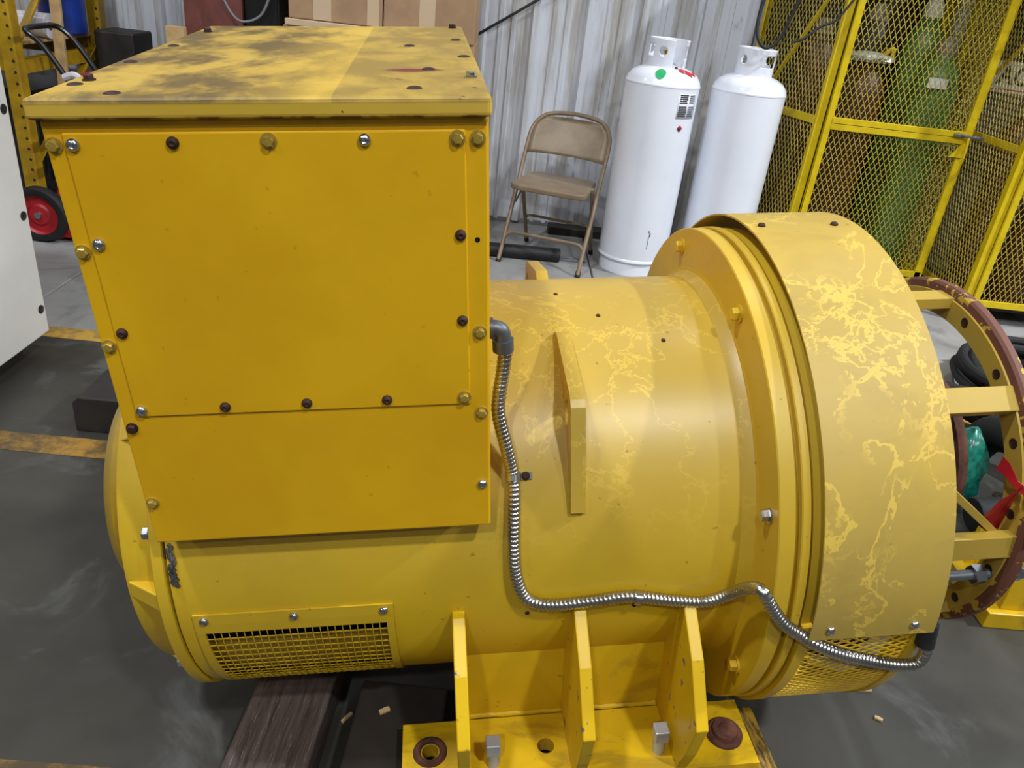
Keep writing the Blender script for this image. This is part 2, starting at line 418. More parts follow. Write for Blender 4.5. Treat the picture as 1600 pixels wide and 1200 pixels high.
# fastener meshes (local +z points out)
def bolt_mesh(name, mat, rh=.0058, hh=.005, rw=.0082, hw=.0016, n=6):
    mb = MB().lathe([(0, rw), (hw, rw), (hw, 0)], 'z', 16)
    mb.lathe([(hw*.5, rh), (hw+hh*.8, rh), (hw+hh, rh*.85), (hw+hh, 0)], 'z', n)
    return mb.mesh(name, mat)
def screw_mesh(name, mat, r=.0075, h=.0045):
    return MB().lathe([(0, r), (h*.4, r), (h*.8, r*.8), (h, r*.45), (h*.75, r*.2), (h*.75, 0)], 'z', 14).mesh(name, mat, 50)
B_Y = bolt_mesh('bolt', 'wornbolt'); B_Z = bolt_mesh('bolt', 'zinc', rw=.0075); B_R = bolt_mesh('bolt', 'darkrust', .0058, .005, .0070)
S_Z = screw_mesh('screw', 'zinc', .0066, .005); S_R = screw_mesh('screw', 'darkrust', .0062, .005); S_F = screw_mesh('stud', 'darkrust', .0036, .002)
BIG_Y = bolt_mesh('bolt', 'castyel', .0105, .010, .014, .003); BIG_Z = bolt_mesh('bolt', 'zinc', .0095, .010, .012, .003)

# --- stator barrel with a screened opening low on the near side
WX0, WX1, WA0, WA1 = -.355, -.095, -48., -5.
xg = [-.388, WX0, -.28, -.19, WX1, .05, .2, .35, .43, .438, .452]
rg = [R]*8+[R, R+.006, R+.012]
ag = [-5.+k*(312./104) for k in range(105)]+[-53.+k*1. for k in range(0)]
ag = [-5.+k*3. for k in range(0, 106)]            # -5 .. 310 (= -50)
ag = [a for a in ag if a <= 310.]+[312., 318., 325., 333., 341., 348., 355.]
mb = MB(); nA = len(ag)
for a in ag:
    for x, r in zip(xg, rg): mb.v.append(tuple(cy(x, a, r)))
K = len(xg)
for i in range(nA-1):
    for j in range(K-1):
        if ag[i] >= 312. and xg[j] >= WX0-1e-6 and xg[j+1] <= WX1+1e-6: continue
        mb.f.append((i*K+j, i*K+j+1, (i+1)*K+j+1, (i+1)*K+j))
barrel = gp(mb, 'barrel', 'dusty', smooth=True)
gp(MB().lathe([(-.38, .0), (-.38, .29), (-.30, .29), (-.12, .29), (-.07, .285), (.44, .285), (.44, 0)], 'x', 64), 'stator_winding', 'darkiron', smooth=True)
gp(MB().lathe([(-.37, .324), (-.08, .324), (-.08, .320), (-.37, .320)], 'x', 30, -70., -13., closed_prof=True), 'air_baffle', 'grimycap', smooth=True)
# screened vent cover, curved to the barrel
GX0, GX1, GA0, GA1, RG = -.367, -.084, -62., 1.2, R+.0035
mb = MB(); gx = [GX0, WX0, WX1, GX1]; ga = [GA0, -58., -55., -52., -48., -45., -42., -39., -36., -33., -30., -27., -24., -21., -18., -15., -12., -9., -5., -2., GA1]
for a in ga:
    for x in gx: mb.v.append(tuple(cy(x, a, RG)))
for i in range(len(ga)-1):
    for j in range(3):
        if j == 1 and 4 <= i <= 17: continue
        mb.f.append((i*4+j, i*4+j+1, (i+1)*4+j+1, (i+1)*4+j))
vent = gp(mb, 'vent_cover', 'castyel', solid=.003)
mb = MB(); step = (WX1-WX0)/24
for k in range(1, 24):
    x = WX0+k*step
    mb.tube([cy(x, WA0+(WA1-WA0)*q/14, RG-.001) for q in range(15)], .0008, 4, False)
na = 16
for k in range(1, na):
    a = WA0+(WA1-WA0)*k/na
    mb.tube([cy(WX0, a, RG-.002), cy(WX1, a, RG-.002)], .0008, 4, False)
o = gp(mb, 'wire_screen', 'castyel', vent); o['kind'] = 'stuff'
for x in (-.352, -.226, -.098): inst(S_Z, 'screw', vent, cy(x, .6-1.2, RG), cy(0, -.6, 1))
# ragged grey weld on the left seam
mb = MB(); 
for k in range(26):
    a = 20.5-10.5*k/25; p = cy(-.381+random.uniform(-.004, .004), a, R+.001); s_ = random.uniform(.003, .0055)
    mb.lathe([(-s_, 0), (-s_*.5, s_*.8), (0, s_), (s_*.5, s_*.8), (s_, 0)], 'x', 7, c=tuple(p))
gp(mb, 'weld_bead', 'steel', barrel, smooth=True, label='ragged bare grey weld bead')
# rusty little studs left in the shell
for (x, a) in ((.192, 89.6), (.342, 67.2), (.25, 77.5), (.278, -5.2), (.114, -5.6), (.448, -6.4)): inst(S_F, 'stud', barrel, cy(x, a, R), cy(0, a, 1))

# --- terminal box
tb = gp(MB().box((-.3795, -.36, .158), (.057, .36, .69)), 'terminal_box', 'box', bevel=.0025)
gp(MB().box((-.361, -.3632, .352), (.0335, -.3595, .678)), 'access_panel', 'box', tb, bevel=.003, segs=3)
lid = gp(MB().box((-.386, -.372, .691), (.0605, .372, .712)), 'lid', 'lid', tb, bevel=.005, segs=3)
gp(MB().box((.0545, -.358, .16), (.0578, .358, .689)), 'side_seam', 'box', tb, bevel=.001)
YF = -.3632
for (x, z, m_) in ((-.352, .667, S_Z), (-.257, .668, S_R), (-.164, .669, B_Y), (-.069, .669, S_Z), (.025, .670, B_Y), (.026, .567, S_R), (.026, .465, S_R), (.026, .363, B_Y),
                   (-.067, .363, S_R), (-.162, .363, S_R), (-.257, .362, S_R), (-.353, .361, S_Z), (-.352, .462, S_R), (-.352, .565, S_Z)):
    inst(m_, 'panel_screw', tb, (x, YF, z), (0, -1, 0), random.uniform(0, 1))
YB = -.36
for (x, z, m_) in ((-.371, .666, B_Y), (-.371, .556, B_Y), (-.371, .445, B_Y), (-.370, .336, B_R), (-.370, .224, B_Y), (.046, .669, B_Y), (.046, .448, B_Y), (.047, .338, B_Y), (.047, .228, S_Z)):
    inst(m_, 'bolt', tb, (x, YB, z), (0, -1, 0), random.uniform(0, 1))
inst(MB().lathe([(0, .003), (.0006, .003), (.0006, 0)], 'z', 10).mesh('hole', 'blackgloss'), 'hole', tb, (.0445, YB, .56), (0, -1, 0))
ZL = .712
FLAT = MB().lathe([(0, .0085), (.0012, .0075), (.0022, .004), (.0022, 0)], 'z', 12).mesh('lid_screw', 'darkrust', 50)
for (x, y, m_) in ((.045, -.25, B_Z), (.045, -.067, FLAT), (.041, .138, FLAT), (.042, .339, B_R), (-.017, -.324, FLAT), (-.029, .059, FLAT), (-.002, -.185, FLAT),
                   (-.366, -.29, FLAT), (-.31, -.347, FLAT), (-.366, -.114, FLAT), (-.362, .058, FLAT), (-.362, .261, B_R), (-.362, -.262, B_R)):
    inst(m_, 'lid_screw', tb, (x, y, ZL), (0, 0, 1), random.uniform(0, 1))

# --- left end bell, bearing cap
gp(MB().lathe([(-.408, 0), (-.408, .343), (-.4065, .345), (-.3925, .345), (-.391, .343), (-.391, .335), (-.386, .335)], 'x', 120), 'end_flange', 'castyel', smooth=True)
bell = gp(MB().lathe([(-.405, .336), (-.412, .306), (-.430, .301), (-.460, .299), (-.466, .295), (-.468, .288), (-.468, .0)], 'x', 96), 'end_bell', 'castyel', smooth=True)
for k in range(8):
    a0 = 4.5+45*k
    u = lambda a, r, x: tuple(cy(x, a, r))
    mb = MB(); b = len(mb.v)
    for a in (a0-2.6, a0+2.6):
        mb.v += [u(a, .27, -.462), u(a, .299, -.462), u(a, .338, -.408), u(a, .27, -.408)]
    mb.f += [(0, 1, 2, 3), (7, 6, 5, 4), (0, 4, 5, 1), (1, 5, 6, 2), (2, 6, 7, 3), (3, 7, 4, 0)]
    gp(mb, 'rib', 'castyel', bell, bevel=.002)
    p = cy(-.408, 23.+45*k, .327); inst(BIG_Z, 'bolt', bell, p, (-1, 0, 0))
gp(MB().lathe([(-.46, .205), (-.478, .205), (-.515, .196), (-.535, .172), (-.545, .13), (-.549, .06), (-.549, 0)], 'x', 64), 'bearing_cap', 'grimycap', smooth=True)

# --- lifting eyes, one on each shoulder
for sgn, nm in ((1, 'near'), (-1, 'far')):
    out = [(-.108, .322), (-.128, .331), (-.264, .300), (-.278, .287), (-.322, .135)]
    inn = [(-.30, .13), (-.25, .22), (-.17, .29), (-.11, .308)]
    mb = MB(); hc, hr = (-.246, .262), .020
    poly = [(y*sgn, z) for y, z in out+inn]
    # plate with an oval eye: bridge the outline to the hole ring on both faces
    hole = [((hc[0]+hr*.75*math.cos(2*PI*k/18))*sgn, hc[1]+hr*math.sin(2*PI*k/18)) for k in range(18)]
    def dense(pl, n=54):
        seg = [(Vector(p), Vector(pl[(i+1) % len(pl)])) for i, p in enumerate(pl)]; L = [(b_-a).length for a, b_ in seg]; T = sum(L); o_ = []
        for k in range(n):
            s_ = T*k/n
            for (a, b_), l_ in zip(seg, L):
                if s_ <= l_: o_.append(tuple(a.lerp(b_, s_/l_))); break
                s_ -= l_
        return o_
    od = dense(poly); ctr = (hc[0]*sgn, hc[1])
    angf = lambda p: math.atan2(p[1]-ctr[1], p[0]-ctr[0])
    od.sort(key=angf)
    hd = [(ctr[0]+hr*.75*math.cos(angf(p)), ctr[1]+hr*math.sin(angf(p))) for p in od]
    n = len(od)
    for x in (.175, .196): mb.v += [(x, p[0], p[1]) for p in od]+[(x, p[0], p[1]) for p in hd]
    for k in range(n):
        k2 = (k+1) % n
        mb.f += [(k, k2, n+k2, n+k), (2*n+k, 3*n+k, 3*n+k2, 2*n+k2), (k, 2*n+k, 2*n+k2, k2), (n+k, n+k2, 3*n+k2, 3*n+k)]
    gp(mb, 'lifting_eye', 'paleyel' if sgn < 0 else 'dusty', bevel=.002)

# --- adapter flange, rings
gp(MB().lathe([(.449, .335), (.449, .423), (.4505, .425), (.472, .425), (.474, .423), (.474, .414), (.481, .414), (.481, .425), (.4825, .427), (.493, .427), (.4945, .425), (.4945, .418), (.50, .418), (.50, .33)], 'x', 144), 'adapter_flange', 'castyel', smooth=True)
fl_ = gp(MB().lathe([(.448, .345), (.4475, .352), (.452, .366)], 'x', 96), 'weld_fillet', 'castyel', smooth=True)
for k in range(8):
    a = 22.5+45*k; p = cy(.449, a, .393); inst(BIG_Z if k == 0 else BIG_Y, 'flange_bolt', fl_, p, (-1, 0, 0))
# --- wrap cover over the fan
RS = .449; SA0, SA1 = -1.2, 181.2
shr = gp(MB().lathe([(.502, RS), (.687, RS), (.687, RS-.003), (.502, RS-.003)], 'x', 90, SA0, SA1, closed_prof=True), 'wrap_cover', 'shroud', smooth=True)
for (x, a, m_) in ((.529, 1.2, S_Z), (.653, 1.2, S_Z), (.526, 89.9, S_R), (.648, 89.7, S_R), (.529, 178.8, S_Z), (.653, 178.8, S_Z)): inst(m_, 'screw', shr, cy(x, a, RS), cy(0, a, 1))
gp(MB().lathe([(.498, .40), (.498, .434), (.514, .434), (.514, .40)], 'x', 90, -181., 0., closed_prof=True).lathe([(.498, .40), (.498, .424), (.530, .424), (.530, .40)], 'x', 90, 0., 180., closed_prof=True).lathe([(.672, .40), (.672, .434), (.688, .434), (.688, .40)], 'x', 90, -181., 0., closed_prof=True), 'fan_housing_ring', 'castyel', smooth=True)
mb = MB(); expanded(mb, lambda u, v, n: cy(v, u, .430+n), -178., 0., .512, .674, 1.75, .0232, .0018, .0016)
# strand width is given in degrees there: rebuild with arc-length parameters
mb = MB(); expanded(mb, lambda u, v, n: cy(v, math.degrees(u/.43), .430+n), rad(-178)*.43, 0., .512, .674, .0125, .0232, .0021, .0018)
o = gp(mb, 'expanded_screen', 'castyel'); o['kind'] = 'stuff'
gp(MB().lathe([(.505, .0), (.505, .30), (.56, .36), (.66, .375), (.668, .375), (.668, .0)], 'x', 72), 'fan_drum', 'darkrust', smooth=True)
# --- bars to the rusted end ring
for k in range(8):
    a = 2.6+45*k if k else 2.6
    mb = MB(); c0 = rad(a); rdir = Vector((0, -math.cos(c0), math.sin(c0))); tdir = Vector((0, math.sin(c0), math.cos(c0)))
    vs = []
    for x in (.60, .897):
        for rr, tt in ((.293, -.021), (.313, -.021), (.313, .021), (.293, .021)): vs.append(tuple(Vector((x, 0, 0))+rdir*rr+tdir*tt))
    mb.v = vs; mb.f = [(0, 1, 2, 3), (7, 6, 5, 4), (0, 4, 5, 1), (1, 5, 6, 2), (2, 6, 7, 3), (3, 7, 4, 0)]
    gp(mb, 'spacer_bar', 'paleyel', bevel=.0015)
ring = gp(MB().lathe([(.893, .271), (.893, .309), (.904, .311), (.904, .271)], 'x', 120, closed_prof=True), 'end_ring', 'paleyel', smooth=True)
gp(MB().lathe([(.896, .308), (.8985, .322), (.903, .326), (.914, .326), (.914, .30), (.905, .30), (.905, .308)], 'x', 120, closed_prof=True), 'ring_rim', 'ringedge', ring, smooth=True, label='rust-eaten rim of the end ring')
HOLE = MB().lathe([(.0, .0085), (.0010, .0085), (.0012, .006), (.0006, .0055), (.0006, 0)], 'z', 16).mesh('bolt_hole', 'darkrust')
for k in range(16): inst(HOLE, 'bolt_hole', ring, cy(.893, 12+22.5*k, .293), (-1, 0, 0))
gp(MB().lathe([(.67, .0), (.67, .160), (.885, .160), (.885, .172), (.902, .172), (.902, .0)], 'x', 96), 'rusted_drive_hub', 'rust', smooth=True)
gp(MB().tube([(.66, 0, 0), (.93, 0, 0)], .075, 32), 'shaft', 'rust', smooth=True)
gp(MB().bar((.680, -.296, .200), (.892, -.282, .012), .012, .020, (0, -1, 0)), 'diagonal_brace', 'paleyel', bevel=.001)
st = gp(MB().tube([(.80, -.292, -.06), (.955, -.292, -.06)], .0085, 14), 'threaded_stud', 'greymetal', smooth=True)
for x0, x1, r_ in ((.862, .880, .0165), (.915, .925, .018), (.925, .945, .0155)):
    gp(MB().lathe([(x0, 0), (x0, r_), (x1, r_), (x1, 0)], 'x', 6, c=(0, -.292, -.06)), 'nut', 'zinc', st)

# --- feet
for sgn in (1, -1):
    S_ = lambda p: [(y*sgn, z) for y, z in p]
    # base plate as a ring-bridged slab with round holes is built from strips between the holes
    zt, zb = -.308, -.338; yA, yB = -.308, -.429
    foot = None
    mb = MB(); holes = [(-.043, -.363, .0135), (.147, -.368, .0140), (.448, -.373, .0135)]
    xcuts = [-.088]
    for hx, hy, hr in holes: xcuts += [hx-.03, hx+.03]
    xcuts.append(.489)
    for x0, x1 in zip(xcuts[0::2], xcuts[1::2]): mb.box((x0, min(yA*sgn, yB*sgn), zb), (x1, max(yA*sgn, yB*sgn), zt))
    for hx, hy, hr in holes:
        n = 32; od = []; 
        ya, yb = hy+.03, hy-.03
        mb.box((hx-.03, min(ya*sgn, yA*sgn), zb), (hx+.03, max(ya*sgn, yA*sgn), zt)); mb.box((hx-.03, min(yb*sgn, yB*sgn), zb), (hx+.03, max(yb*sgn, yB*sgn), zt))
        b = len(mb.v)
        for k in range(n):
            a = 2*PI*k/n; ca, sa = math.cos(a), math.sin(a); m_ = .03/max(abs(ca), abs(sa))
            for rr, z in ((m_, zt), (hr, zt), (hr, zb), (m_, zb)): mb.v.append((hx+rr*ca, (hy+rr*sa)*sgn, z))
        for k in range(n):
            k2 = (k+1) % n
            for q in range(3): mb.f.append((b+k*4+q, b+k*4+q+1, b+k2*4+q+1, b+k2*4+q))
    foot = gp(mb, 'foot_plate', 'feet')
    gp(MB().prism(S_([(-.28, -.14), (-.30, -.14), (-.30, -.338), (-.28, -.338)]), 'x', .015, .36), 'apron_plate', 'feet')
    for xc in (.0105, .1915, .359):
        gp(MB().prism(S_([(-.26, -.15), (-.32, -.02), (-.354, -.02), (-.416, -.072), (-.474, -.156), (-.452, -.240), (-.427, -.309), (-.29, -.309)]), 'x', xc-.0095, xc+.0095), 'gusset', 'gusset', bevel=.002)
    for a_, b_ in (((.021, -.301, -.308), (.182, -.301, -.308)), ((.201, -.301, -.308), (.349, -.301, -.308))):
        gp(MB().tube([(a_[0]+(b_[0]-a_[0])*k/20., a_[1]*sgn, a_[2]+random.uniform(-.001, .001)) for k in range(21)], [random.uniform(.0035, .0055) for _ in range(21)], 8), 'weld_bead', 'feet', foot, smooth=True)
    if sgn > 0:
        gp(MB().lathe([(zt, .0155), (zt+.004, .0165), (zt+.006, .019), (zt+.006, .024), (zt+.003, .027), (zt, .028)], 'z', 28, c=(-.043, -.363, 0)), 'washer', 'rust', foot, smooth=True)
        gp(MB().lathe([(zt, .030), (zt+.005, .030), (zt+.009, .026), (zt+.008, .022), (zt+.014, .020), (zt+.0135, .012), (zt+.016, .008), (zt+.016, 0)], 'z', 28, c=(.448, -.373, 0)), 'rusted_plug', 'rust', foot, smooth=True)
    for jx in (.058, .330):
        jb = gp(MB().lathe([(zt-.01, .0105)]+[(zt-.01+.003*k, .0105 if k % 2 else .0095) for k in range(1, 15)]+[(zt+.034, .0105), (zt+.034, 0)], 'z', 18, c=(jx, -.392*sgn, 0)), 'jacking_screw', 'jack', foot, smooth=60)
        gp(MB().box((jx-.0115, -.392*sgn-.0115, zt+.032), (jx+.0115, -.392*sgn+.0115, zt+.056)), 'square_head', 'jack', foot, bevel=.002)

# --- flexible conduit from the box to below the cover
pts = [(.0785, -.300, .412), (.082, -.298, .396), (.079, -.296, .359), (.074, -.295, .32), (.074, -.295, .29), (.085, -.296, .238)]
pts += [cy(.094, 32.6, .352), cy(.094, 26., .352), cy(.092, 16.8, .352), cy(.095, 8.4, .352), cy(.110, 1.6, .352), cy(.146, -1., .352), cy(.204, -.7, .352), cy(.266, .1, .352), cy(.331, -2.1, .352), cy(.382, -3.0, .354)]
pts += [cy(.412, .9, .366), cy(.420, 6.6, .398), cy(.423, 9.6, .428), cy(.430, 9.0, .4375), cy(.444, 5.8, .4375), cy(.466, 1.9, .4375), cy(.494, -1.2, .4375), cy(.516, -3.0, .443), cy(.545, -4.9, .4475), cy(.577, -6.9, .4475), cy(.646, -10.4, .4475), cy(.684, -10.6, .449), cy(.693, -8., .447), cy(.690, -5., .440)]
path = resample(spline(pts, 16), .0022)
gp(MB().tube(path, .0095, 12, True, lambda i: (.0098, .0094, .0082)[i % 3]), 'flexible_conduit', 'conduit', smooth=50)
el = gp(MB().tube([(.055, -.300, .4235), (.066, -.300, .4235)], .0135, 18).tube(spline([(.060, -.300, .4235), (.068, -.300, .4235), (.0755, -.300, .4205), (.0785, -.300, .413), (.0785, -.300, .404)], 6), .0105, 16).tube([(.0785, -.300, .408), (.079, -.300, .392)], .0138, 18), 'conduit_elbow', 'greymetal', smooth=True)
gp(MB().tube([cy(.690, -6., .441), cy(.690, -1., .432)], .014, 14).tube([cy(.690, -1., .432), cy(.70, 4., .42)], .010, 12), 'conduit_fitting', 'black', smooth=True)
for (p, q, rx, ra) in ((cy(.094, 33.6, .352), cy(.094, 31.6, .352), .112, 32.6), (cy(.272, -.1, .352), cy(.282, -.5, .352), .278, -3.2)):
    d_ = (q-p).normalized()*.005; c_ = (p+q)/2
    cl = gp(MB().tube([c_-d_, c_+d_], .0113, 14), 'conduit_clamp', 'conduit', smooth=True)
    if rx < .2:
        n_ = cy(0, ra, 1); t_ = Vector((1, 0, 0))
        gp(MB().bar(cy(.098, ra, R+.002), cy(.122, ra, R+.002), .011, .002, n_), 'clamp_ear', 'conduit', cl)
        inst(S_R, 'screw', cl, cy(.113, ra, R+.003), n_)

# ------------------------------------------------------------------ timbers and litter under the generator
o = MB().box((-.075, -.60, 0), (.075, .42, .098)).build('timber_block', 'timber', None, bevel=.006); o.location = (-.31, 1.12, 0); o.rotation_euler = (0, 0, rad(-2.5))
tag(o, 'weathered grey timber under the left of the drum', 'timber')
o = MB().box((-.085, -.52, 0), (.085, .05, .116)).build('timber_block', 'timbershade', None, bevel=.006); o.location = (-.095, 1.05, 0); o.rotation_euler = (0, 0, rad(-2))
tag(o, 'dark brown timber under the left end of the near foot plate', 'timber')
o = MB().box((-.085, -.40, 0), (.085, .10, .166)).build('timber_block', 'timberyel', None, bevel=.006); o.location = (.515, .965, 0); o.rotation_euler = (0, 0, rad(6))
tag(o, 'yellow smeared timber under the right end of the near foot plate', 'timber')
for (x, y, z, rz, l_, w_, lab) in ((.957, 1.293, 0, .1, .034, .014, 'small flat orange wood chip on the floor below the screened drum'),
                              (.957, 1.211, 0, -.5, .018, .009, 'tiny pale wood splinter nearer the camera than the orange chip'),
                              (-.125, 1.03, .116, .6, .022, .01, 'small wood chip on the dark brown timber beside the foot plate'), (-.21, 1.10, 0, 1.0, .03, .008, 'thin wood sliver on the floor between the two left timbers')):
    pl = [(-l_/2, -w_/2), (l_*.45, -w_*.55), (l_/2, w_*.3), (l_*.1, w_/2), (-l_*.48, w_*.4)]
    o = MB().prism(pl, 'z', 0, .006).build('wood_chip', 'wood', None, bevel=.001); o.location = (x, y, z); o.rotation_euler = (0, 0, rz); tag(o, lab, 'wood chip')

# ------------------------------------------------------------------ red ribbon tied on the end ring (placed from the ring)
def mw(p): return (G @ (AX+Vector(p)))*SM + Vector((0, 0, CAM_H))
mb = MB()
def strip(pts_, ws, th=.0012):
    n = len(pts_); b = len(mb.v)
    for p, (wx, wy, wz) in zip(pts_, ws):
        p = Vector(p); ww = Vector((wx, wy, wz))
        for q in (p-ww, p+ww, p+ww+Vector((-th, -th, 0)), p-ww+Vector((-th, -th, 0))): mb.v.append(tuple(q))
    for i in range(n-1):
        for k in range(4): mb.f.append((b+i*4+k, b+i*4+(k+1) % 4, b+(i+1)*4+(k+1) % 4, b+(i+1)*4+k))
    mb.f.append((b, b+1, b+2, b+3)); mb.f.append((b+(n-1)*4+3, b+(n-1)*4+2, b+(n-1)*4+1, b+(n-1)*4))
kx = .884
strip([mw((kx, -.240, .128)), mw((kx-.004, -.262, .132)), mw((kx-.006, -.290, .124)), mw((kx+.004, -.318, .118))], [(.001, 0, .014), (.001, 0, .011), (.001, 0, .006), (.001, 0, .007)])
strip([mw((kx-.008, -.300, .122)), mw((kx-.012, -.292, .098)), mw((kx-.014, -.284, .062)), mw((kx-.010, -.274, .018))], [(.004, 0, .005), (.014, .002, .006), (.020, .002, .008), (.015, -.004, -.008)])
strip([mw((kx+.006, -.312, .122)), mw((kx+.018, -.326, .09)), mw((kx+.022, -.332, .03))], [(.004, 0, .004), (.010, 0, .002), (.009, 0, .002)])
o = mb.build('ribbon', 'red', None, True); tag(o, 'red plastic ribbon tied round the rusty end ring', 'ribbon')

# ------------------------------------------------------------------ white cabinet at the left edge
cab = empty('machine_enclosure', (-2.1, 2.0, 0)); tag(cab, 'tall white sheet metal enclosure cut by the left edge of the photo', 'enclosure')
MB().box((-.5, -1.1, .062), (.5, .605, 1.75)).build('side_panel', 'white_cab', cab, bevel=.006, segs=3)
MB().box((-.44, -1.0, 0), (.44, .52, .07)).build('plinth', 'dark', cab)
PL = MB().lathe([(0, .0155), (.003, .0155), (.005, .012), (.005, 0)], 'z', 16).mesh('hole_plug', 'blackgloss', True)
for (y, z) in ((.575, .159), (.575, .50), (.575, .846), (.575, 1.2), (-.6, .159), (-.6, .846)): inst(PL, 'hole_plug', cab, (.5, y, z), (1, 0, 0))
o = MB().prism([(-.26, 0), (.12, 0), (.12, .10), (.10, .12), (-.24, .12), (-.26, .10)], 'y', -.10, .10).build('steel_block', 'dark', None, bevel=.004); o.location = (-.98, 2.16, 0)
tag(o, 'low black block on the floor behind the terminal box', 'block')

# ------------------------------------------------------------------ folding chair
ch = empty('folding_chair', (.30, 4.26, 0), rad(-17)); tag(ch, 'tan steel folding chair against the white siding', 'chair')
# local: front faces -y
def lp(*p): return [Vector(q) for q in p]
wS = .225
# front frame: hoop = legs + back, leaning from feet at front to the top at rear
ft, tp = -.225, .21
def fr(z): return ft+(tp-ft)*z/.76
hoop = [(-wS, fr(.0), .012), (-wS, fr(.2), .2), (-wS, fr(.45), .45), (-wS, fr(.62), .62), (-wS+.012, fr(.68), .68), (-wS+.045, fr(.725), .725), (-wS+.10, fr(.75), .75), (0, fr(.762), .762),
        (wS-.10, fr(.75), .75), (wS-.045, fr(.725), .725), (wS-.012, fr(.68), .68), (wS, fr(.62), .62), (wS, fr(.45), .45), (wS, fr(.2), .2), (wS, fr(.0), .012)]
MB().tube(spline(hoop, 6), .0115, 10).build('front_frame', 'chair', ch, True)
rr0 = lambda z: .23-(.23-(-.02))*z/.43
for s_ in (-1, 1):
    MB().tube([(s_*(wS-.028), rr0(.012), .012), (s_*(wS-.028), rr0(.43), .43)], .0105, 10).build('rear_leg', 'chair', ch, True)
    MB().tube([(s_*wS, fr(0), .0), (s_*wS, fr(.03), .03)], .0145, 10).build('foot_cap', 'black', ch, True)
    MB().tube([(s_*(wS-.028), rr0(0), .0), (s_*(wS-.028), rr0(.03), .03)], .0135, 10).build('foot_cap', 'black', ch, True)
    MB().bar((s_*(wS-.014), fr(.30), .30), (s_*(wS-.02), .12, .40), .003, .018).build('hinge_link', 'chair', ch)
zc_ = .14; MB().tube(spline([(-wS, fr(.115), .115), (-wS+.02, fr(zc_), zc_+.004), (-wS+.07, fr(zc_+.01), zc_+.012), (0, fr(zc_+.01), zc_+.012), (wS-.07, fr(zc_+.01), zc_+.012), (wS-.02, fr(zc_), zc_+.004), (wS, fr(.115), .115)], 5), .009, 8).build('front_stretcher', 'chair', ch, True)
MB().tube(spline([(-wS+.028, rr0(.16), .16), (-wS+.06, rr0(.19), .19), (0, rr0(.19), .19), (wS-.06, rr0(.19), .19), (wS-.028, rr0(.16), .16)], 5), .008, 8).build('rear_stretcher', 'chair', ch, True)
MB().prism([(-.205, -.20), (-.19, -.225), (-.15, -.235), (.15, -.235), (.19, -.225), (.205, -.20), (.185, .13), (.16, .16), (-.16, .16), (-.185, .13)], 'z', .405, .437).build('seat', 'chair', ch, bevel=.01, segs=3)
# curved back panel
mb = MB(); nu = 16
def bp(u, v):   # u -1..1, v 0..1
    z = .545+.012*(1-u*u)*0+v*.19; hw = wS-.008
    lim = hw if z < .66 else hw-.10*max(0, (z-.66)/.085)**2.2
    return (u*lim, fr(z)+.024*(1-u*u)-.004, z+(.008*(1-u*u) if v < .01 else 0))
for j in range(9):
    for i in range(nu+1): mb.v.append(bp(-1+2*i/nu, j/8))
for j in range(8):
    for i in range(nu): mb.f.append((j*(nu+1)+i, j*(nu+1)+i+1, (j+1)*(nu+1)+i+1, (j+1)*(nu+1)+i))
mb.build('backrest', 'chair', ch, True, solid=.004)

# black foam tube and dark plank on the floor
o = MB().tube([(-.36, 0, 0), (.30, 0, 0)], .038, 18).build('foam_tube', 'black', None, True, bevel=.004); o.location = (.09, 4.05, .038)
o.location = (.06, 4.20, .038); o.rotation_euler = (0, 0, rad(2)); tag(o, 'black rubber tube lying on the floor before the folding chair', 'tube')
MB().tube([(.29, 0, -.01), (.40, .01, -.012), (.45, .02, -.034)], .006, 8).build('rod_end', 'greymetal', o, True)
o = MB().box((-.17, -.05, 0), (.17, .05, .05)).build('steel_bar', 'dark', None, bevel=.006); o.location = (.48, 4.78, 0); tag(o, 'dark flat bar lying under the folding chair by the wall', 'bar')

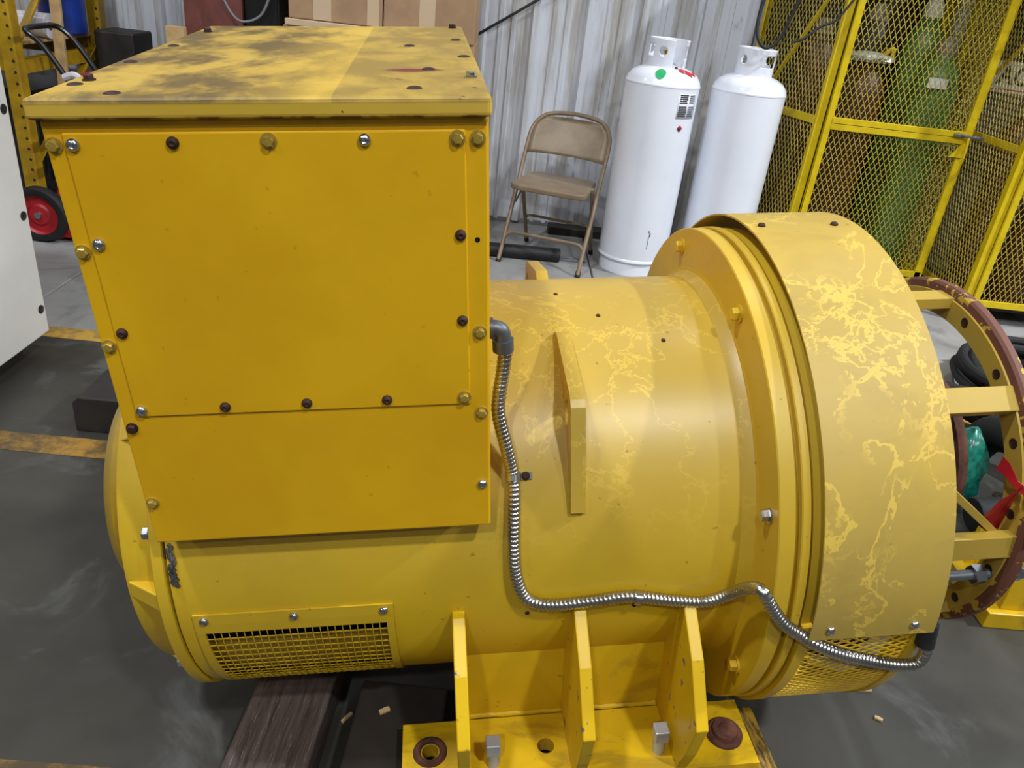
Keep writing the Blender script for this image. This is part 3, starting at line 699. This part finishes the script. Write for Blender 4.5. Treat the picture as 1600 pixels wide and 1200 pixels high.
# ------------------------------------------------------------------ gas bottles outside the cage
def tank(x, y, rz, label, first):
    t_ = empty('propane_cylinder', (x, y, 0), rz); tag(t_, label, 'gas cylinder', 'white propane cylinders')
    r = .19
    MB().lathe([(.055, 0), (.055, .12), (.062, .165), (.085, r-.004), (.10, r), (.985, r), (.987, r+.002), (.993, r+.002), (.995, r), (1.015, r-.006), (1.04, r-.025), (1.06, r-.06), (1.072, r-.10), (1.078, .05), (1.078, 0)], 'z', 56).build('body', 'white_tank', t_, True)
    MB().lathe([(0, .178), (.07, .178), (.07, .172), (0, .172)], 'z', 56, closed_prof=True).build('foot_ring', 'white_tank', t_, True)
    MB().lathe([(.072, .186), (.080, .1935), (.088, .1935), (.096, .188)], 'z', 56).build('weld_seam', 'white_tank', t_, True)
    # collar with hand holes
    mb = MB(); n = 150; zz = [1.055+.145*k/24 for k in range(25)]; a0, a1 = (-38., 278.) if first else (20., 340.)
    for i in range(n+1):
        a = rad(a0+(a1-a0)*i/n)
        for z in zz:
            r_ = .092+.10*max(0., (z-1.165))+.12*max(0., 1.075-z); mb.v.append((r_*math.cos(a), r_*math.sin(a), z))
    m = len(zz)
    wins = ((-20., 22.), (90., 30.), (196., 17.)) if first else ((300., 27.), (90., 30.))
    discs = (245., 145.) if first else (215., 30.)
    def open_(a, z):
        if a > 340.: a -= 360.
        for c0, hw in wins:
            if abs(a-c0) < hw and 1.118 < z < 1.172: return True
        for c0 in discs:
            if ((a-c0)*.0017)**2+(z-1.143)**2 < .021**2: return True
        return False
    for i in range(n):
        for j in range(m-1):
            if not open_(a0+(a1-a0)*(i+.5)/n, (zz[j]+zz[j+1])/2): mb.f.append((i*m+j, i*m+j+1, (i+1)*m+j+1, (i+1)*m+j))
    mb.build('collar', 'white_tank', t_, True, solid=.005)
    MB().lathe([(1.075, .03), (1.09, .03), (1.09, .018), (1.125, .018), (1.13, .024), (1.145, .024), (1.15, .008), (1.165, .008), (1.165, 0)], 'z', 20).build('valve', 'brass', t_, True)
    if first:
        def on(a, z, dz, da, mat_, nm, lift=.0012, n=6):
            mb = MB()
            for i in range(n+1):
                aa = rad(a+da*i/n); rr_ = r+lift
                mb.v += [(rr_*math.cos(aa), rr_*math.sin(aa), z), (rr_*math.cos(aa), rr_*math.sin(aa), z+dz)]
            for i in range(n): mb.f.append((2*i, 2*i+1, 2*i+3, 2*i+2))
            return mb.build(nm, mat_, lab if lab else t_, True, solid=.0006)
        lab = None
        lab = on(-71., .845, .12, 40., 'white_tank', 'label_sheet', .0006)
        for k in range(12):
            z = .955-k*.009
            if k in (5,): continue
            on(-69.+random.uniform(0, .5), z, .0058, random.uniform(13, 16), 'print', 'print_line', .0014, 3)
            on(-50.+random.uniform(0, .5), z, .0040, random.uniform(11, 16), 'print', 'print_line', .0014, 3)
        # small hazard diamond
        for (da, dz, mt) in ((0, 0, 'print'), (2.8, .009, 'printred'), (-2.8, .009, 'print'), (0, .018, 'printred')):
            aa = rad(-60.+da); c_ = Vector((math.cos(aa)*(r+.002), math.sin(aa)*(r+.002), .79+dz)); tx = Vector((-math.sin(aa), math.cos(aa), 0)); uz = Vector((0, 0, 1)); nn = Vector((math.cos(aa), math.sin(aa), 0))*.0006
            e_ = .0085; MB().quad(c_-tx*e_, c_-uz*e_, c_+tx*e_, c_+uz*e_).build('hazard_diamond', mt, t_, solid=.0008)
        # round green sticker and red-and-white slip on the shoulder
        cn = Vector((-.045, -.150, 0)); 
        def dome(px, py):
            d = math.hypot(px, py); pr = [(.05, 1.078), (.09, 1.072), (.13, 1.06), (.165, 1.04), (.184, 1.015), (.19, .99)]
            for (r0, z0), (r1, z1) in zip(pr, pr[1:]):
                if r0 <= d <= r1: return z0+(z1-z0)*(d-r0)/(r1-r0)
            return 1.078
        mb = MB(); mb.v.append((cn.x, cn.y, dome(cn.x, cn.y)+.006)); 
        for k in range(16):
            a = 2*PI*k/16; p = cn+Vector((math.cos(a), math.sin(a), 0))*.026; mb.v.append((p.x, p.y, dome(p.x, p.y)+.005))
        for k in range(16): mb.f.append((0, 1+k, 1+(k+1) % 16))
        mb.build('round_sticker', 'stickergreen', t_, solid=.0008, label='round green sticker')
        for (x0, y0, x1, y1, mt) in ((.05, -.125, .075, -.09, 'printred'), (.08, -.12, .12, -.085, 'printred'), (.03, -.10, .045, -.08, 'print'), (.125, -.09, .14, -.05, 'printred')):
            mb = MB(); mb.quad(*[(x_, y_, dome(x_, y_)+.005) for x_, y_ in ((x0, y0), (x1, y0), (x1, y1), (x0, y1))]); mb.build('slip_print', mt, t_, solid=.0008)
        # dark drip scars near the foot
        for (a, z, h_, w_) in ((-78., .165, .07, .8), (-77., .235, .02, 2.), (-79., .255, .012, 1.4)):
            on(a, z, h_, w_, 'print', 'scuff', .0012, 2)
tank(.768, 4.26, rad(0), 'white propane cylinder with printed label and green sticker, beside the folding chair', True)
tank(1.235, 4.33, rad(0), 'plain white propane cylinder next to the yellow cage', False)

# ------------------------------------------------------------------ yellow gas cages
def cage(name, loc, label):
    t_ = empty(name, loc); tag(t_, label, 'gas cage', 'yellow gas bottle cages'); return t_
def mesh_panel(parent, p, q, z0, z1, name='mesh_panel'):
    p = Vector((p[0], p[1], 0)); q = Vector((q[0], q[1], 0)); L = (q-p).length; d = (q-p)/L; nn = Vector((d.y, -d.x, 0))
    mb = MB(); expanded(mb, lambda u, v, n: p+d*u+Vector((0, 0, v))+nn*n, 0, L, z0, z1, .0285, .056, .0031, .002)
    o = mb.build(name, 'mesh', parent); o['kind'] = 'stuff'; return o
def angle_bar(parent, name, p, q, w_=.034, h_=.03, up=(0, 1, 0), mat='cage'):
    return MB().bar(p, q, w_, h_, up).build(name, mat, parent, bevel=.002)
def leg_iron(parent, x, y, sx, sy, z0, z1):
    w_, th = .038, .005     # L-section post: two thin leaves
    MB().prism([(x, y), (x+sx*w_, y), (x+sx*w_, y+sy*th), (x+sx*th, y+sy*th), (x+sx*th, y+sy*w_), (x, y+sy*w_)], 'z', z0, z1).build('corner_post', 'cage', parent)
ZT = 1.92
# cage with the latched door
c1 = cage('gas_cage', (0, 0, 0), 'yellow expanded metal cage with latched door and green cylinder inside')
leg_iron(c1, 1.575, 4.20, 1, 1, 0, ZT); leg_iron(c1, 2.40, 4.20, -1, 1, 0, ZT); leg_iron(c1, 1.36, 4.84, 1, -1, 0, ZT); leg_iron(c1, 2.40, 4.84, -1, -1, 0, ZT)
for z in (.14, .90, ZT-.02):
    angle_bar(c1, 'side_rail', (1.585, 4.215, z), (1.375, 4.83, z), .012, .04, (0, 0, 1)); angle_bar(c1, 'side_rail', (2.39, 4.23, z), (2.39, 4.83, z), .012, .04, (0, 0, 1))
angle_bar(c1, 'top_rail', (1.575, 4.205, ZT-.02), (2.40, 4.205, ZT-.02), .012, .04, (0, 0, 1)); angle_bar(c1, 'bottom_rail', (1.575, 4.205, .09), (2.40, 4.205, .09), .012, .04, (0, 0, 1))
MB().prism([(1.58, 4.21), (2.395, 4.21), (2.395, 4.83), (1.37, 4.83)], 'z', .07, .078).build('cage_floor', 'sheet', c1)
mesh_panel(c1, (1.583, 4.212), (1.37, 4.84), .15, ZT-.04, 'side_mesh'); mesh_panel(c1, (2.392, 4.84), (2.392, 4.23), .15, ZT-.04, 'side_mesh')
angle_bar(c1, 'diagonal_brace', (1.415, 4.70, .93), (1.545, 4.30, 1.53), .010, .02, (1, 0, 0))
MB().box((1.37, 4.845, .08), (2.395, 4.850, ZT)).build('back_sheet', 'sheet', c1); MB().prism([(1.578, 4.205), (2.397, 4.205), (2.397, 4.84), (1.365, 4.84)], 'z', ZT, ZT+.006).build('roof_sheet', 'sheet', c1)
# door of the cage
dr = MB().box((1.618, 4.178, .135), (1.652, 4.196, 1.88)).box((2.345, 4.178, .135), (2.380, 4.196, 1.88)).box((1.618, 4.178, .135), (2.38, 4.196, .17)).box((1.618, 4.178, 1.845), (2.38, 4.196, 1.88)).build('door', 'cage', c1, bevel=.002)
MB().box((1.65, 4.174, .899), (2.346, 4.192, .928)).build('door_rail', 'cage', dr, bevel=.002); MB().box((1.65, 4.176, .867), (2.346, 4.192, .897)).build('door_rail', 'cage', dr, bevel=.002)
o = mesh_panel(dr, (1.648, 4.190), (2.35, 4.190), .165, .87, 'door_mesh'); o = mesh_panel(dr, (1.648, 4.190), (2.35, 4.190), .925, 1.85, 'door_mesh')
MB().prism([(2.30, .80), (2.372, .80), (2.372, .905)], 'y', 4.170, 4.177).build('latch_plate', 'cage', dr)
MB().tube([(2.285, 4.160, .912), (2.44, 4.160, .905)], .009, 10).build('latch_bolt', 'steel', dr, True)
MB().tube([(2.362, 4.158, .905), (2.365, 4.145, .80)], .006, 8).build('latch_handle', 'cage', dr, True)
# cage to the right, only its left side in view
c2 = cage('gas_cage', (0, 0, 0), 'yellow expanded metal cage cut by the right edge with an acetylene sign')
leg_iron(c2, 2.50, 3.90, 1, 1, .0, ZT); leg_iron(c2, 3.32, 3.90, -1, 1, .0, ZT); leg_iron(c2, 2.50, 4.80, 1, -1, .0, ZT); leg_iron(c2, 3.32, 4.80, -1, -1, .0, ZT)
MB().box((2.54, 3.885, .10), (2.572, 3.90, ZT)).build('door_stile', 'cage', c2, bevel=.002)
for z in (.12, .90, ZT-.02):
    angle_bar(c2, 'side_rail', (2.508, 3.93, z), (2.508, 4.78, z), .012, .036, (0, 0, 1)); angle_bar(c2, 'side_rail', (3.31, 3.93, z), (3.31, 4.78, z), .012, .036, (0, 0, 1))
    angle_bar(c2, 'front_rail', (2.53, 3.892, z), (3.30, 3.892, z), .012, .036, (0, 0, 1))
angle_bar(c2, 'diagonal_brace', (2.515, 4.72, .93), (2.515, 3.95, 1.60), .010, .022, (1, 0, 0))
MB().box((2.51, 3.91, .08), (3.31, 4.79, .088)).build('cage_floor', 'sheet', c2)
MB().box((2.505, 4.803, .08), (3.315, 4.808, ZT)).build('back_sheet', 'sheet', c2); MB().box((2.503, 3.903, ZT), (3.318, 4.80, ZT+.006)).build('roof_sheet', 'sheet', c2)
mesh_panel(c2, (2.503, 4.79), (2.503, 3.93), .13, ZT-.04, 'side_mesh'); mesh_panel(c2, (2.57, 3.896), (3.29, 3.896), .13, ZT-.04, 'front_mesh')
sg = empty('warning_sign', (2.545, 4.50, 1.115)); tag(sg, 'white sign lettered ACETYLENE inside the right cage', 'sign')
MB().box((-.004, -.012, 0), (.62, 0, .155)).build('sign_board', 'signwhite', sg)
o = bpy.data.objects.new('lettering', text_mesh('ACETYLENE', .125, 'print')); COL.objects.link(o); o.parent = sg; o.location = (.04, -.0135, .045); o.rotation_euler = (PI/2, 0, 0)
MB().box((0, -.0135, .012), (.60, -.012, .018)).build('sign_border', 'printred', sg)
# cylinders standing in the cages
def gas(x, y, r, h, mat, label, cap=True, capmat='greycyl'):
    t_ = empty('gas_cylinder', (x, y, .088 if x > 2.45 else .078)); tag(t_, label, 'gas cylinder', 'cylinders inside the cages')
    MB().lathe([(0, 0), (0, r*.9), (.02, r), (h*.8, r), (h*.85, r*.93), (h*.89, r*.72), (h*.92, r*.48), (h*.94, r*.42), (h*.94, 0)], 'z', 36).build('body', mat, t_, True)
    if cap: MB().lathe([(h*.935, r*.46), (h*.97, r*.46), (h*.995, r*.30), (h, .0)], 'z', 20).build('valve_cap', capmat, t_, True)
    return t_
g1 = gas(2.235, 4.42, .115, 1.27, 'green', 'green gas cylinder with a paper tag standing in the latched cage')
MB().box((-.105, -.128, 1.03), (-.005, -.122, 1.08)).build('paper_tag', 'signwhite', g1)
gas(2.23, 4.69, .11, 1.45, 'green', 'taller green gas cylinder at the back of the latched cage', True, 'signwhite')
g3 = gas(1.84, 4.40, .125, 1.18, 'brown', 'dark red gas cylinder behind the door mesh with film wrapped top', False)
mb = MB(); n = 20
for j in range(5):
    for i in range(n):
        a = 2*PI*i/n; rr_ = (.09, .115, .12, .10, .03)[j]*(1+random.uniform(-.1, .1)); mb.v.append((rr_*math.cos(a), rr_*math.sin(a), 1.115+.013*j))
for j in range(4):
    for i in range(n): mb.f.append((j*n+i, j*n+(i+1) % n, (j+1)*n+(i+1) % n, (j+1)*n+i))
mb.build('film_wrap', 'silverfilm', g3, label='crinkled clear film wrap'); MB().tube(spline([(.04, -.05, 1.15), (.07, -.08, 1.19), (.09, -.06, 1.15)], 5), .012, 8).build('yellow_tie', 'cage', g3, True)
gas(1.66, 4.66, .11, 1.3, 'brown', 'dark red gas cylinder at the back left of the latched cage')
gas(1.95, 4.70, .11, 1.4, 'dark', 'black gas cylinder at the back centre of the latched cage')
gas(2.72, 4.30, .11, 1.0, 'brown', 'short dark red cylinder in the right cage below the sign'); gas(2.98, 4.22, .11, 1.2, 'greycyl', 'grey gas cylinder in the right cage'); gas(2.80, 4.03, .10, .62, 'brown', 'squat red cylinder at the front of the right cage')
# hose looped over the cage corner, and loose wires
o = MB().tube(spline([(1.42, 4.10, 1.62), (1.32, 4.10, 1.45), (1.27, 4.10, 1.27), (1.22, 4.10, 1.215), (1.175, 4.10, 1.23), (1.15, 4.12, 1.30), (1.16, 4.14, 1.42), (1.22, 4.15, 1.60)], 8), .0085, 10).build('rubber_hose', 'black', None, True)
o.location = (0, .02, 0); tag(o, 'thin black hose hanging in a loop above the second white cylinder', 'hose')
o = MB().tube(spline([(1.60, 4.15, 1.50), (1.52, 4.14, 1.37), (1.45, 4.14, 1.33), (1.38, 4.13, 1.27), (1.33, 4.13, 1.25)], 6), .006, 8).build('wire', 'black', None, True); tag(o, 'short black wire poking out at the cage corner', 'wire')
o = MB().tube(spline([(-.46, 4.87, .90), (-.27, 4.87, 1.047), (.095, 4.87, 1.29), (.41, 4.87, 1.52)], 6), .0075, 8).build('cable', 'black', None, True); tag(o, 'black cable slanting up across the white siding', 'cable')

# ------------------------------------------------------------------ boxes and cabinets behind the terminal box
def carton(x0, x1, y0, y1, z0, z1, label, tapes, flap=True):
    t_ = empty('cardboard_box', ((x0+x1)/2, (y0+y1)/2, z0)); tag(t_, label, 'box', 'cardboard boxes by the back wall')
    hx, hy, h = (x1-x0)/2, (y1-y0)/2, z1-z0
    MB().box((-hx, -hy, 0), (hx, hy, h)).build('carton', 'card', t_, bevel=.006)
    for (a, b) in tapes: MB().box((a-x0-hx, -hy-.0012, .004), (b-x0-hx, -hy+.001, h-.004)).build('tape_strip', 'tape', t_)
    return t_
carton(-1.20, -.20, 4.33, 4.76, 0, .535, 'lowest cardboard box of the stack by the wall', ())
carton(-1.19, -.21, 4.34, 4.76, .535, 1.055, 'middle cardboard box of the stack, its flap edge showing above the lid', ())
c = carton(-1.155, -.685, 4.32, 4.78, 1.09, 1.62, 'left cardboard box on top of the stack with pale tape', ((-1.03, -.94), (-.76, -.70)))
carton(-.68, -.215, 4.33, 4.76, 1.055, 1.62, 'right cardboard box on top of the stack with pale tape', ((-.50, -.42),))
o = MB().box((-1.17, 4.30, 1.057), (-.69, 4.79, 1.088)).build('cardboard_sheet', 'tape', None, bevel=.003); tag(o, 'folded pale cardboard flat between the stacked boxes', 'cardboard')
cb = empty('steel_cabinet', (-1.545, 4.5, 0)); tag(cb, 'maroon painted steel cabinet against the wall', 'cabinet')
MB().box((-.135, -.18, 0), (.155, .3, 1.7)).build('cabinet_body', 'maroon', cb, bevel=.004); MB().box((-.035, -.186, .05), (.150, -.18, 1.65)).build('cabinet_door', 'maroon', cb, bevel=.002)
cb = empty('steel_cabinet', (-1.28, 4.5, 0)); tag(cb, 'black panel cabinet between maroon cabinet and cardboard boxes', 'cabinet')
MB().box((-.10, -.16, 0), (.075, .3, 1.7)).build('cabinet_body', 'blackgloss', cb, bevel=.004); MB().box((-.09, -.166, .05), (.065, -.16, 1.65)).build('cabinet_door', 'blackgloss', cb, bevel=.002)
o = MB().tube(spline([(-1.50, 4.28, 1.22), (-1.43, 4.27, 1.09), (-1.37, 4.27, 1.05), (-1.28, 4.28, 1.09), (-1.22, 4.29, 1.22)], 6), .006, 8).build('cable', 'grey', None, True); tag(o, 'grey cable drooping across the maroon and black cabinets', 'cable')
t_ = empty('wooden_block', (-1.68, 4.2, 0)); tag(t_, 'pale pine plank end standing beside the maroon cabinet', 'plank')
MB().box((-.045, -.02, 0), (.045, .02, 1.0)).build('plank', 'wood', t_, bevel=.002)
o = MB().box((-.11, -.12, 0), (.10, .12, .91)).build('oil_drum_case', 'dark', None, bevel=.01); o.name = 'tool_case'; o.location = (-2.13, 4.62, 0); tag(o, 'dark scuffed tall case beside the rear rack post', 'case')
# ------------------------------------------------------------------ pallet rack with things on its shelf
rk = empty('pallet_rack', (-2.33, 4.3, 0)); tag(rk, 'yellow pallet rack with punched uprights at the far left', 'rack')
HO = MB().lathe([(0, .007), (.0006, .007), (.0006, 0)], 'z', 10).mesh('slot', 'dark')
for (y, xo) in ((-.40, 0.), (.40, .02)):
    p = MB().box((-.035+xo, -.035+y, 0), (.035+xo, .035+y, 2.2)).build('upright', 'rack', rk, bevel=.006)
    for k in range(34):
        inst(HO, 'slot', p, (xo+.018, y-.035, .25+.05*k), (0, -1, 0))
for (z0, z1) in ((.30, .85), (.85, 1.5)): MB().bar((0, -.38, z0), (.02, .38, z1), .012, .035, (1, 0, 0)).build('frame_brace', 'rack', rk)
for y in (-.40, .40):
    MB().box((-2.4, y-.02, .75), (-.03, y+.02, .86)).build('shelf_beam', 'rack', rk, bevel=.004)
MB().box((-.03, -.38, .74), (.03, .38, .80)).build('end_beam', 'rack', rk)
MB().box((-2.4, -.40, .86), (-.0, .40, .874)).build('shelf_deck', 'wood', rk)
for (y, ) in ((-.4,), (.4,)): MB().box((-2.44, y-.035, 0), (-2.37, y+.035, 2.2)).build('upright', 'rack', rk, bevel=.006)
for (x0, x1, y0, y1, h_, lab) in ((-2.95, -2.40, 4.12, 4.62, .62, 'dark crate added to darken the space under the rack shelf'), (-2.26, -1.98, 4.22, 4.46, .55, 'low dark crate added to darken the space behind the hand truck')):  # invented crates, added so the area below the shelf reads dark
    t_ = empty('dark_filler_crate', ((x0+x1)/2, (y0+y1)/2, 0)); tag(t_, lab, 'crate'); hx, hy = (x1-x0)/2, (y1-y0)/2
    MB().box((-hx, -hy, 0), (hx, hy, h_)).build('crate_body', 'dark', t_, bevel=.01); MB().box((-hx-.01, -hy-.01, h_-.05), (hx+.01, hy+.01, h_+.01)).build('crate_lid', 'blackgloss', t_, bevel=.006)
fr_ = empty('film_roll', (-2.47, 4.22, .874+.058)); tag(fr_, 'roll of white stretch film lying on the rack shelf', 'roll')
MB().lathe([(-.06, .02), (-.06, .058), (.16, .058), (.16, .02)], 'x', 28).build('film', 'film', fr_, True); MB().lathe([(-.17, .025), (-.17, .052), (-.06, .052)], 'x', 24).build('core', 'mauve', fr_, True)
o = MB().lathe([(0, 0), (0, .10), (.01, .11), (.30, .115), (.31, .12), (.33, .12), (.33, 0)], 'z', 28).build('plastic_bucket', 'blue', None, True); o.location = (-2.40, 4.52, .874); tag(o, 'blue plastic bucket on the rack shelf', 'bucket')
o = MB().bar((-2.285, 4.16, .0), (-2.20, 4.12, 1.35), .05, .02, (0, 1, 0)).build('wooden_board', 'wood', None, bevel=.002); tag(o, 'narrow pine board leaning upright against the rack end', 'board')
# hand truck
ht = empty('hand_truck', (-2.15, 3.86, 0)); tag(ht, 'black hand truck with red wheels parked before the rack', 'hand truck')
def wheel(y):
    w_ = MB().lathe([(-.03, .095), (-.034, .105), (-.03, .125), (-.012, .134), (.012, .134), (.03, .125), (.034, .105), (.03, .095)], 'y', 40, c=(-.06, y, .134), closed_prof=True).build('tyre', 'black', ht, True)
    MB().lathe([(-.022, 0), (-.022, .045), (-.014, .055), (-.014, .085), (-.026, .097), (.026, .097), (.014, .085), (.014, .055), (.022, .045), (.022, 0)], 'y', 40, c=(-.06, y, .134)).build('wheel_hub', 'red', w_, True)
    MB().lathe([(-.034, 0), (-.034, .016), (-.02, .018)], 'y', 16, c=(-.06, y, .134)).build('axle_cap', 'zinc', w_, True)
wheel(-.16); wheel(.20)
MB().tube([(-.06, -.15, .134), (-.06, .19, .134)], .012, 10).build('axle', 'grey', ht, True)
rail = [(-.05, 0, .16), (.10, 0, .42), (.19, 0, .62), (.15, 0, .76), (.06, 0, .90), (.0, 0, .95)]
L_ = [(x, -.13, z) for x, _, z in rail]; R_ = [(x, .15, z) for x, _, z in rail]
MB().tube(spline(L_+[(-.02, -.08, .962), (-.02, .1, .962)]+R_[::-1], 6), .0125, 10).build('handle_frame', 'blackgloss', ht, True)
for z, x in ((.45, .115), (.62, .19), (.76, .15)): MB().box((x-.006, -.13, z-.02), (x+.006, .15, z+.02)).build('cross_strap', 'red' if z > .7 else 'blackgloss', ht)
MB().box((-.02, -.14, .02), (.24, .16, .03)).build('toe_plate', 'red', ht)
# rags and bits heaped behind the lid
o = MB().tube(spline([(-1.99, 3.62, .775), (-1.94, 3.62, .79), (-1.90, 3.62, .76)], 5), .016, 8).build('rag', 'film', ht, True, label='pale rag'); o.location = (2.15-.02, -3.86+.1, 0)

# ------------------------------------------------------------------ cables, hoses and bracket behind the end ring
o = None
mb = MB(); cc = Vector((2.42, 2.98, 0)); pts_ = []
for k in range(140):
    a = 2*PI*k/22.; rr_ = .36+.03*math.sin(k*.37)+.01*random.random(); pts_.append((cc.x+rr_*math.cos(a), cc.y+rr_*math.sin(a)*.85, .022+.14*k/140+.012*math.sin(a*3)))
o = MB().tube(spline(pts_, 3), .020, 10).build('cable_coil', 'hose', None, True); tag(o, 'coil of thick black cable on the floor behind the end ring', 'cable coil')
def hz(path_, r, label, ridg=False):
    pp = resample(spline(path_, 10), .012)
    o = MB().tube(pp, r, 14, True, (lambda i: r if i % 2 else r*.93) if ridg else None).build('rubber_hose', 'hose', None, 50); tag(o, label, 'hose', 'black hoses piled behind the end ring'); return o
hz([(1.74, 2.36, .07), (1.72, 2.26, .20), (1.73, 2.14, .25), (1.76, 2.05, .22), (1.80, 1.98, .15)], .062, 'fat ribbed black hose arching up behind the red ribbon', True)
hz([(1.56, 1.98, .058), (1.66, 1.99, .066), (1.78, 2.06, .062), (1.88, 2.18, .06)], .056, 'fat black hose lowest in the pile behind the end ring', True)
hz([(1.50, 2.42, .05), (1.62, 2.52, .16), (1.80, 2.50, .20), (1.92, 2.36, .10), (1.96, 2.24, .05)], .046, 'smooth black hose at the back of the pile')
hz([(1.50, 2.60, .06), (1.66, 2.72, .10), (1.86, 2.72, .10), (2.02, 2.60, .06)], .058, 'thick black hose lying flat behind the smooth one')
hz([(1.62, 2.36, .05), (1.52, 2.30, .055), (1.42, 2.20, .05), (1.36, 2.06, .05)], .05, 'black hose trailing left behind the generator')
mb = MB(); n = 16
for j in range(9):
    for i in range(n):
        a = 2*PI*i/n; f_ = math.sin(PI*min(1., .25+j/10.6))**.7; rr_ = (.015+.075*f_)*(1+random.uniform(-.2, .2))
        mb.v.append((1.60+rr_*math.cos(a)*.75, 2.18+rr_*math.sin(a), .002+.25*j/8+random.uniform(0, .008)))
for j in range(8):
    for i in range(n): mb.f.append((j*n+i, j*n+(i+1) % n, (j+1)*n+(i+1) % n, (j+1)*n+i))
mb.f.append(tuple(range(n))); mb.f.append(tuple(8*n+i for i in range(n)))
o = mb.build('plastic_sheet', 'teal', None, 50); tag(o, 'crumpled teal plastic film bundled with the hoses', 'plastic sheet')
bk = empty('steel_bracket', (1.475, 1.66, 0)); tag(bk, 'yellow steel bracket cut by the right edge below the end ring', 'bracket')
MB().box((-.10, -.12, 0), (.5, .12, .05)).build('bracket_base', 'feet', bk, bevel=.003)
MB().prism([(-.06, .05), (.45, .05), (.45, .30), (.04, .30), (-.06, .20)], 'y', -.10, -.085).build('bracket_cheek', 'feet', bk, bevel=.002); MB().prism([(-.06, .05), (.45, .05), (.45, .30), (.04, .30), (-.06, .20)], 'y', .085, .10).build('bracket_cheek', 'feet', bk, bevel=.002)
MB().box((.03, -.085, .28), (.45, .085, .30)).build('bracket_top', 'feet', bk)
